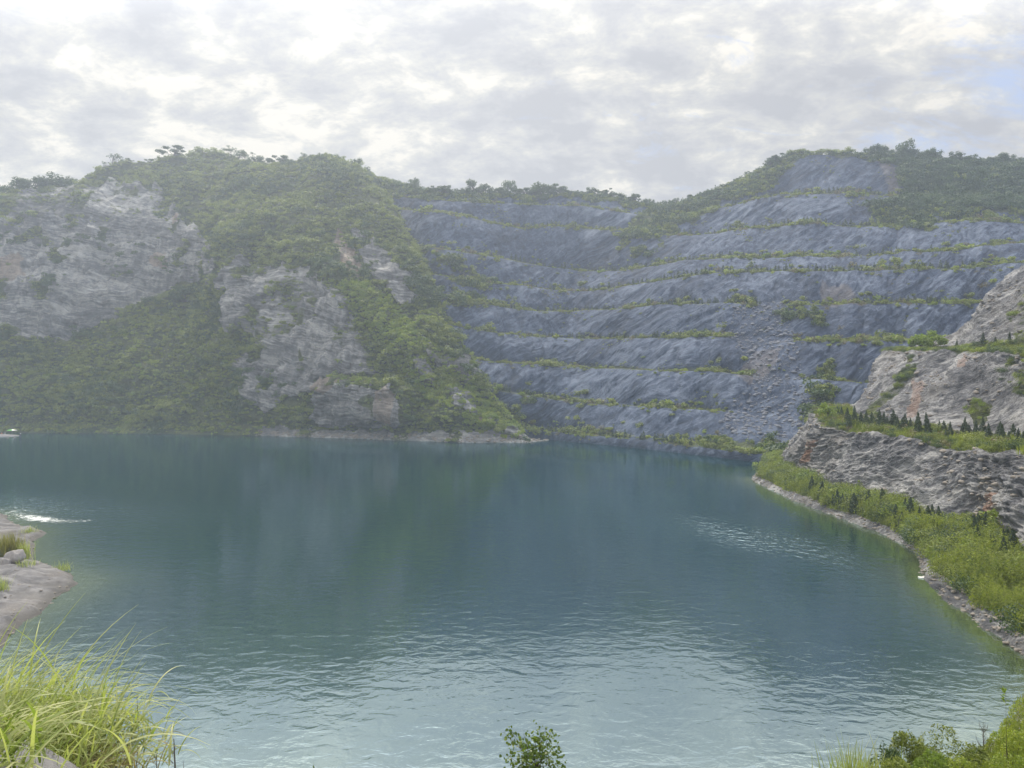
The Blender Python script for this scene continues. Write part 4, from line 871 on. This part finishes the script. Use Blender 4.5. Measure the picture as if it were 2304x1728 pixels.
# sapling at bottom centre
D = 10.5; r = np.random.default_rng(21)
topz = P(1200, 1635, D)[2]; x, y = P(1205, 1700, D)[:2]; b0 = np.array([x, y, gz(x, y)-.05])
m1 = S*D/F
fork = P(1208, 1725, D)-b0; tips = [(1133, 1648), (1150, 1642), (1178, 1650), (1165, 1670), (1215, 1634), (1228, 1640), (1243, 1640), (1240, 1665), (1262, 1680), (1268, 1712), (1140, 1698), (1150, 1722), (1172, 1700), (1195, 1680), (1205, 1660), (1225, 1690), (1180, 1725), (1255, 1728), (1200, 1740), (1160, 1740)]
paths = [([(0, 0, 0), fork*.5, fork], [.016, .012, .009])]; v, f, lf = [], [], []
for k, (tu, tv) in enumerate(tips):
    tp = P(tu, tv, D+r.normal()*.25)-b0; mid = fork*.45+tp*.55+np.array([r.normal()*.02, 0, -.02]); paths.append(([fork, mid, tp], [.005, .003, .0012]))
    for j in range(46):
        t_ = .35+.65*r.random(); c_ = fork+(tp-fork)*t_+r.normal(size=3)*np.array([.05, .08, .045])*(1.2-t_*.6)
        dd = r.normal(size=3)*np.array([1, 1, .5])+np.array([0, 0, -.7]); dd /= np.linalg.norm(dd); sd_ = np.cross(dd, r.normal(size=3)); sd_ /= np.linalg.norm(sd_); L_ = .034*(.6+.7*r.random())
        b1 = len(v); v += [c_, c_+dd*L_*.35+sd_*L_*.42, c_+dd*L_*.75+sd_*L_*.25, c_+dd*L_, c_+dd*L_*.75-sd_*L_*.25, c_+dd*L_*.35-sd_*L_*.42]; f.append(tuple(range(b1, b1+6))); lf += [r.random()**1.5]*6
e = obj('sapling', None, label='leafy sapling poking up at the bottom edge near the centre', cat='sapling', loc=b0)
obj('crown', mesh_np('crown', v, f, L_SAP, False, {'leaf': lf}), e); obj('trunk', tube_mesh('trunk', M_BARK, paths, 5), e)
# lower right bushes
def near_bush(u, v_top, D, wpx, mat, label, seed, nm='bush', n=11000, leaf=.05, asp=.35):
    r = np.random.default_rng(seed); x, y = P(u, v_top, D)[:2]; g0 = gz(x, y); zt = P(u, v_top, D)[2]; h_ = max(.8, zt-g0); wr = wpx*D*S/F/2
    m_ = n*3; X_ = r.uniform(-1, 1, m_)*wr; Y_ = r.uniform(-1, 1, m_)*wr; q = np.stack([X_, Y_, X_*0], -1)
    topz = h_*np.clip(1.0-.55*(X_**2+Y_**2)/wr**2+.5*fbm(q*(1.6/wr)+seed, 3, seed), .15, 1.0)
    Z_ = topz*(1-r.random(m_)**1.7*.9); c = np.stack([X_, Y_, Z_], -1)
    c = c[fbm(c*np.array([1, 1, .6])*(3.2/wr)+seed, 2, seed+1) > -.12][:n]; k_ = len(c)
    v, f = quads(c, r.normal(size=(k_, 3))+np.array([0, -.2, .6]), leaf*(.5+.8*r.random(k_)), r, asp)
    e = obj(nm, None, label=label, cat='bush', loc=(x, y, g0-.1))
    obj('foliage', mesh_np('foliage', v, f, mat, False, {'leaf': np.repeat(r.random(k_)**2, 4)}), e)
    tips_ = c[r.integers(0, k_, 7)]
    obj('trunk', tube_mesh('trunk', M_BARK, [([(0, 0, -.1), (l[0]*.4, l[1]*.4, l[2]*.5), l], [.03, .02, .005]) for l in tips_], 5), e)
for args in [(1990,1664,31,120,L_DARK,'dark rounded bush right of the bright grass at lower right',800),(2052,1640,32,110,L_SCRUB,'upright olive bush behind the dark one at lower right',801),(2132,1645,33,170,L_SCRUB,'wide olive bush in the middle of the lower right thicket',802),(2090,1686,30,130,L_BRIGHT,'yellow green low bush in front of the olive bushes',803),
             (2205,1684,33,110,L_SCRUB,'small green bush left of the leafless shrub',804),(2275,1640,35,140,L_BRIGHT,'bright green bush at the lower right edge',805),(2300,1684,30,170,L_BRIGHT,'largest bright bush in the lower right corner',806),(2312,1575,40,110,L_BRIGHT,'bright bush on the right edge above the waterside',807),(2160,1705,29,190,L_BRIGHT,'low bright foliage along the bottom edge at lower right',808),(2245,1708,29,140,L_WEED,'low weedy bush beside the bottom edge near the right corner',809),
             (2020,1708,28,150,L_SCRUB,'low green bush at the bottom edge under the dark bush',810)]:
    near_bush(*args)
x, y = P(1940, 1700, 29)[:2]
obj('grass_clump', blades_mesh('blades', L_GRASS, 700, 1.9, .02, .9, .6, 820, 5, .45), label='bright upright grass clump at the left end of the lower right thicket', cat='grass', loc=(x, y, gz(x, y)+.2))
# low cover on the near bank where it shows
mk = (sdist(GN_[..., 0]/S, GN_[..., 1]/S) > 1.2)*(GN_[..., 0] > 8*S)*(GN_[..., 1] > 18*S)*(GN_[..., 0] < 60*S)*(GN_[..., 1] < 66*S)*1.0
p, ij = scatter(GN_, mk, 2600); stuff('bank_weeds', 'green weeds and grass covering the lower right bank', 'weeds', p, (.5+.6*rng.random(len(p)))*S*1.1, T_weed+T_grass, 50)
p, ij = scatter(GN_, mk*(sdist(GN_[..., 0]/S, GN_[..., 1]/S) < 4), 500); stuff('bank_stones', 'stones along the lower right waterside', 'stones', p, (.1+.3*rng.random(len(p))**2)*S, T_rk, 51)
mk = ((np.hypot(GN_[..., 0]/S+4.5, GN_[..., 1]/S-5.5) < 5) & (GN_[..., 1] > 1.5)).astype(float)
p, ij = scatter(GN_, mk, 520); p = p-[0, 0, .03]
stuff('hummock_grass', 'short weeds and dry grass on the lower left hummock', 'weeds', p, .06+.13*rng.random(len(p))**2, T_weed+T_grass+T_dry, 52)

# ------------------------------------------------------------------ far left spit: person, canopy, seated people
spit_u = (-60, 45)
X = np.linspace(-1, 1, 60); Yv = np.linspace(-1, 1, 24); XX, YY = np.meshgrid(X, Yv)
c0 = P(-20, 981, DW(981)); G = np.stack([c0[0]+XX*S*15, c0[1]+YY*S*7, S*(1.1*(1-np.clip(np.abs(XX)**3+YY**2, 0, 1.6))-.25+.12*fbm(np.stack([XX*9, YY*5, XX*0], -1), 3, 4))], -1)
obj('shore', mesh_np('shore', G, grid_faces(24, 60), M_BANK, True, {'veg': XX*0, 'wet': XX*0}), kind='structure')
def fig(name, loc, label, h=1.75, shirt=(.03, .03, .05), legs=(.04, .045, .07), pose='stand', yaw=0, hat=(.8, .8, .78)):
    J = {'stand': dict(pel=(0,0,.53), chest=(0,.0,.72), neck=(0,.0,.83), head=(0,-.01,.93), hl=(.055,0,.5), kl=(.07,-.02,.28), fl=(.075,0,.02), ft=(.075,-.07,.01), sl=(.11,0,.8), el=(.14,-.04,.66), wl=(.13,-.13,.58)),
         'bend': dict(pel=(0,.05,.5), chest=(0,-.06,.64), neck=(0,-.13,.72), head=(0,-.19,.79), hl=(.055,.05,.47), kl=(.07,-.02,.27), fl=(.075,.03,.02), ft=(.075,-.05,.01), sl=(.11,-.1,.69), el=(.13,-.14,.55), wl=(.1,-.24,.5)),
         'sit': dict(pel=(0,0,.12), chest=(0,-.02,.31), neck=(0,-.03,.42), head=(0,-.04,.51), hl=(.055,-.02,.11), kl=(.08,-.22,.26), fl=(.08,-.3,.02), ft=(.08,-.37,.02), sl=(.11,-.03,.39), el=(.14,-.12,.27), wl=(.08,-.22,.26))}[pose]
    V, Rd, E = [], [], []
    def a(p, r_, par=None):
        V.append(tuple(c*h for c in p)); Rd.append(r_*h); 
        if par is not None: E.append((par, len(V)-1))
        return len(V)-1
    pe = a(J['pel'], .075); ch = a(J['chest'], .085, pe); ne = a(J['neck'], .033, ch); hd = a(J['head'], .06, ne)
    for s in (1, -1):
        m_ = lambda p: (p[0]*s, p[1], p[2])
        hp = a(m_(J['hl']), .055, pe); kn = a(m_(J['kl']), .036, hp); ft = a(m_(J['fl']), .024, kn); a(m_(J['ft']), .02, ft)
        sh_ = a(m_(J['sl']), .036, ch); el = a(m_(J['el']), .027, sh_); a(m_(J['wl']), .02, el)
    me = bpy.data.meshes.new('person'); me.from_pydata(V, E, [])
    o = obj(name, me, label=label, cat='person', loc=loc); o.rotation_euler.z = yaw
    sk = o.modifiers.new('skin', 'SKIN'); o.modifiers.new('sub', 'SUBSURF').levels = 1; o.modifiers['sub'].render_levels = 2
    for i, vv_ in enumerate(me.skin_vertices[0].data): vv_.radius = (Rd[i], Rd[i]*(.8 if i < 2 else 1)); vv_.use_root = (i == 0)
    m, nt, out = mat_new('person_skin_cloth'); t = nt.nodes.new('ShaderNodeTexCoord').outputs['Object']; sp = N(nt, 'ShaderNodeSeparateXYZ'); nt.links.new(t, sp.inputs[0])
    zn = math_(nt, 'DIVIDE', sp.outputs[2], h)
    c = mixc(nt, math_(nt, 'GREATER_THAN', zn, J['pel'][2]+.01), legs, shirt); c = mixc(nt, math_(nt, 'GREATER_THAN', zn, J['neck'][2]), c, (.45, .27, .19))
    bs = N(nt, 'ShaderNodeBsdfPrincipled'); nt.links.new(c, bs.inputs['Base Color']); setin(bs, Roughness=.8); nt.links.new(bs.outputs[0], out.inputs[0]); me.materials.append(m)
    hp_ = np.array(J['head'])*h
    th = np.linspace(0, np.pi/2, 5); ring = np.linspace(0, 2*np.pi, 12, endpoint=False)
    VV = [(hp_[0]+.075*h*math.cos(b)*math.sin(a_), hp_[1]+.08*h*math.sin(b)*math.sin(a_)-(.05*h if a_ > 1.4 and math.sin(b) < -.3 else 0), hp_[2]+.01*h+.065*h*math.cos(a_)) for a_ in th for b in ring]
    FF = [(i*12+j_, (i+1)*12+j_, (i+1)*12+(j_+1) % 12, i*12+(j_+1) % 12) for i in range(4) for j_ in range(12)]
    obj('cap', mesh_np('cap', VV, FF, plain('cap_cloth', hat, .8, .05)), o); return o
def top_of(u, v): 
    D = DW(v); p_ = P(u, v, D); xx = (p_[0]-c0[0])/(S*15); yy = (p_[1]-c0[1])/(S*7); i = int(np.clip((yy+1)/2*23, 0, 23)); j_ = int(np.clip((xx+1)/2*59, 0, 59)); return np.array([p_[0], p_[1], G[i, j_, 2]])
pp = P(45, 985, DW(985)); fig('person', (pp[0], pp[1], -.22), 'person in dark clothes and white cap standing bent at the spit tip, arms forward', pose='bend', yaw=R(60), h=2.0)
q_ = top_of(4, 978); fig('person', q_, 'person in orange sitting at the left edge of the far spit', shirt=(.45, .16, .08), pose='sit', yaw=R(20), hat=(.6, .3, .2))
q_ = top_of(9, 979); fig('person', q_+[.3, .3, 0], 'person in grey sitting beside the one in orange on the far spit', shirt=(.3, .3, .32), pose='sit', yaw=R(-40), hat=(.1, .08, .07))
# green and white parasol
q_ = top_of(27, 978); e = obj('parasol', None, label='flat green and white parasol on the far spit behind the seated people', cat='parasol', loc=q_)
obj('pole', tube_mesh('pole', plain('pole_metal', (.4, .4, .4)), [([(0, 0, -.2), (0, 0, 1.9)], [.025, .02])], 6), e)
VV = [(0, 0, 2.15)]; FF = []
for k in range(12):
    a_ = k*math.pi/6; VV.append((1.6*math.cos(a_), 1.6*math.sin(a_), 1.8)); 
for k in range(12): VV.append((VV[1+k][0]*.99, VV[1+k][1]*.99, 1.68))
tri = [(0, 1+k, 1+(k+1) % 12, 1+(k+1) % 12) for k in range(12)]
me = bpy.data.meshes.new('canopy'); me.from_pydata(VV, [], [(0, 1+k, 1+(k+1) % 12) for k in range(12)]+[(1+k, 13+k, 13+(k+1) % 12, 1+(k+1) % 12) for k in range(12)])
me.materials.append(plain('green_cloth', (.10, .42, .06), .7, .1)); me.materials.append(plain('white_cloth', (.8, .8, .78), .7, .05))
for i, pg in enumerate(me.polygons): pg.material_index = 1 if (i % 12) in (0, 11, 10) else 0
obj('canopy', me, e)
# white float and pale rocks in the water
o = obj('float', rock_mesh('float', plain('white_plastic', (.85, .85, .83), .4, .03), 900, 12, (.5, .2, .12)), label='small white float lying at the waterline of the right shore', cat='float', loc=P(2078, 1301, DW(1301))+np.array([0, 0, .05])); o.rotation_euler.z = R(-20)
for k, (uu, vv, lb) in enumerate([(18, 986, 'pale rock breaking the water below the far spit, left of the standing person'), (33, 986, 'pale rock breaking the water nearest the standing person')]):
    o = obj('rock', rock_mesh('rock', M_STONE2, 910+k, 8, (.45, .35, .3)), label=lb, cat='rock', loc=P(uu, vv, DW(vv)))

# ------------------------------------------------------------------ haze
hz = bpy.data.meshes.new('haze')
x0, x1, y0, y1, z0, z1 = -950, 950, -350, 1150, -5.8, 160
hz.from_pydata([(x, y, z) for z in (z0, z1) for y in (y0, y1) for x in (x0, x1)], [], [(0, 2, 3, 1), (4, 5, 7, 6), (0, 1, 5, 4), (1, 3, 7, 5), (3, 2, 6, 7), (2, 0, 4, 6)])
m = bpy.data.materials.new('haze_air'); m.use_nodes = True; nt = m.node_tree; nt.nodes.clear()
out = nt.nodes.new('ShaderNodeOutputMaterial'); pv = nt.nodes.new('ShaderNodeVolumePrincipled')
pv.inputs['Color'].default_value = (.73, .83, 1, 1); pv.inputs['Density'].default_value = .00060; pv.inputs['Anisotropy'].default_value = .70
nt.links.new(pv.outputs[0], out.inputs['Volume']); hz.materials.append(m)
obj('haze', hz, label='pale blue haze filling the quarry air', cat='haze', kind='stuff')
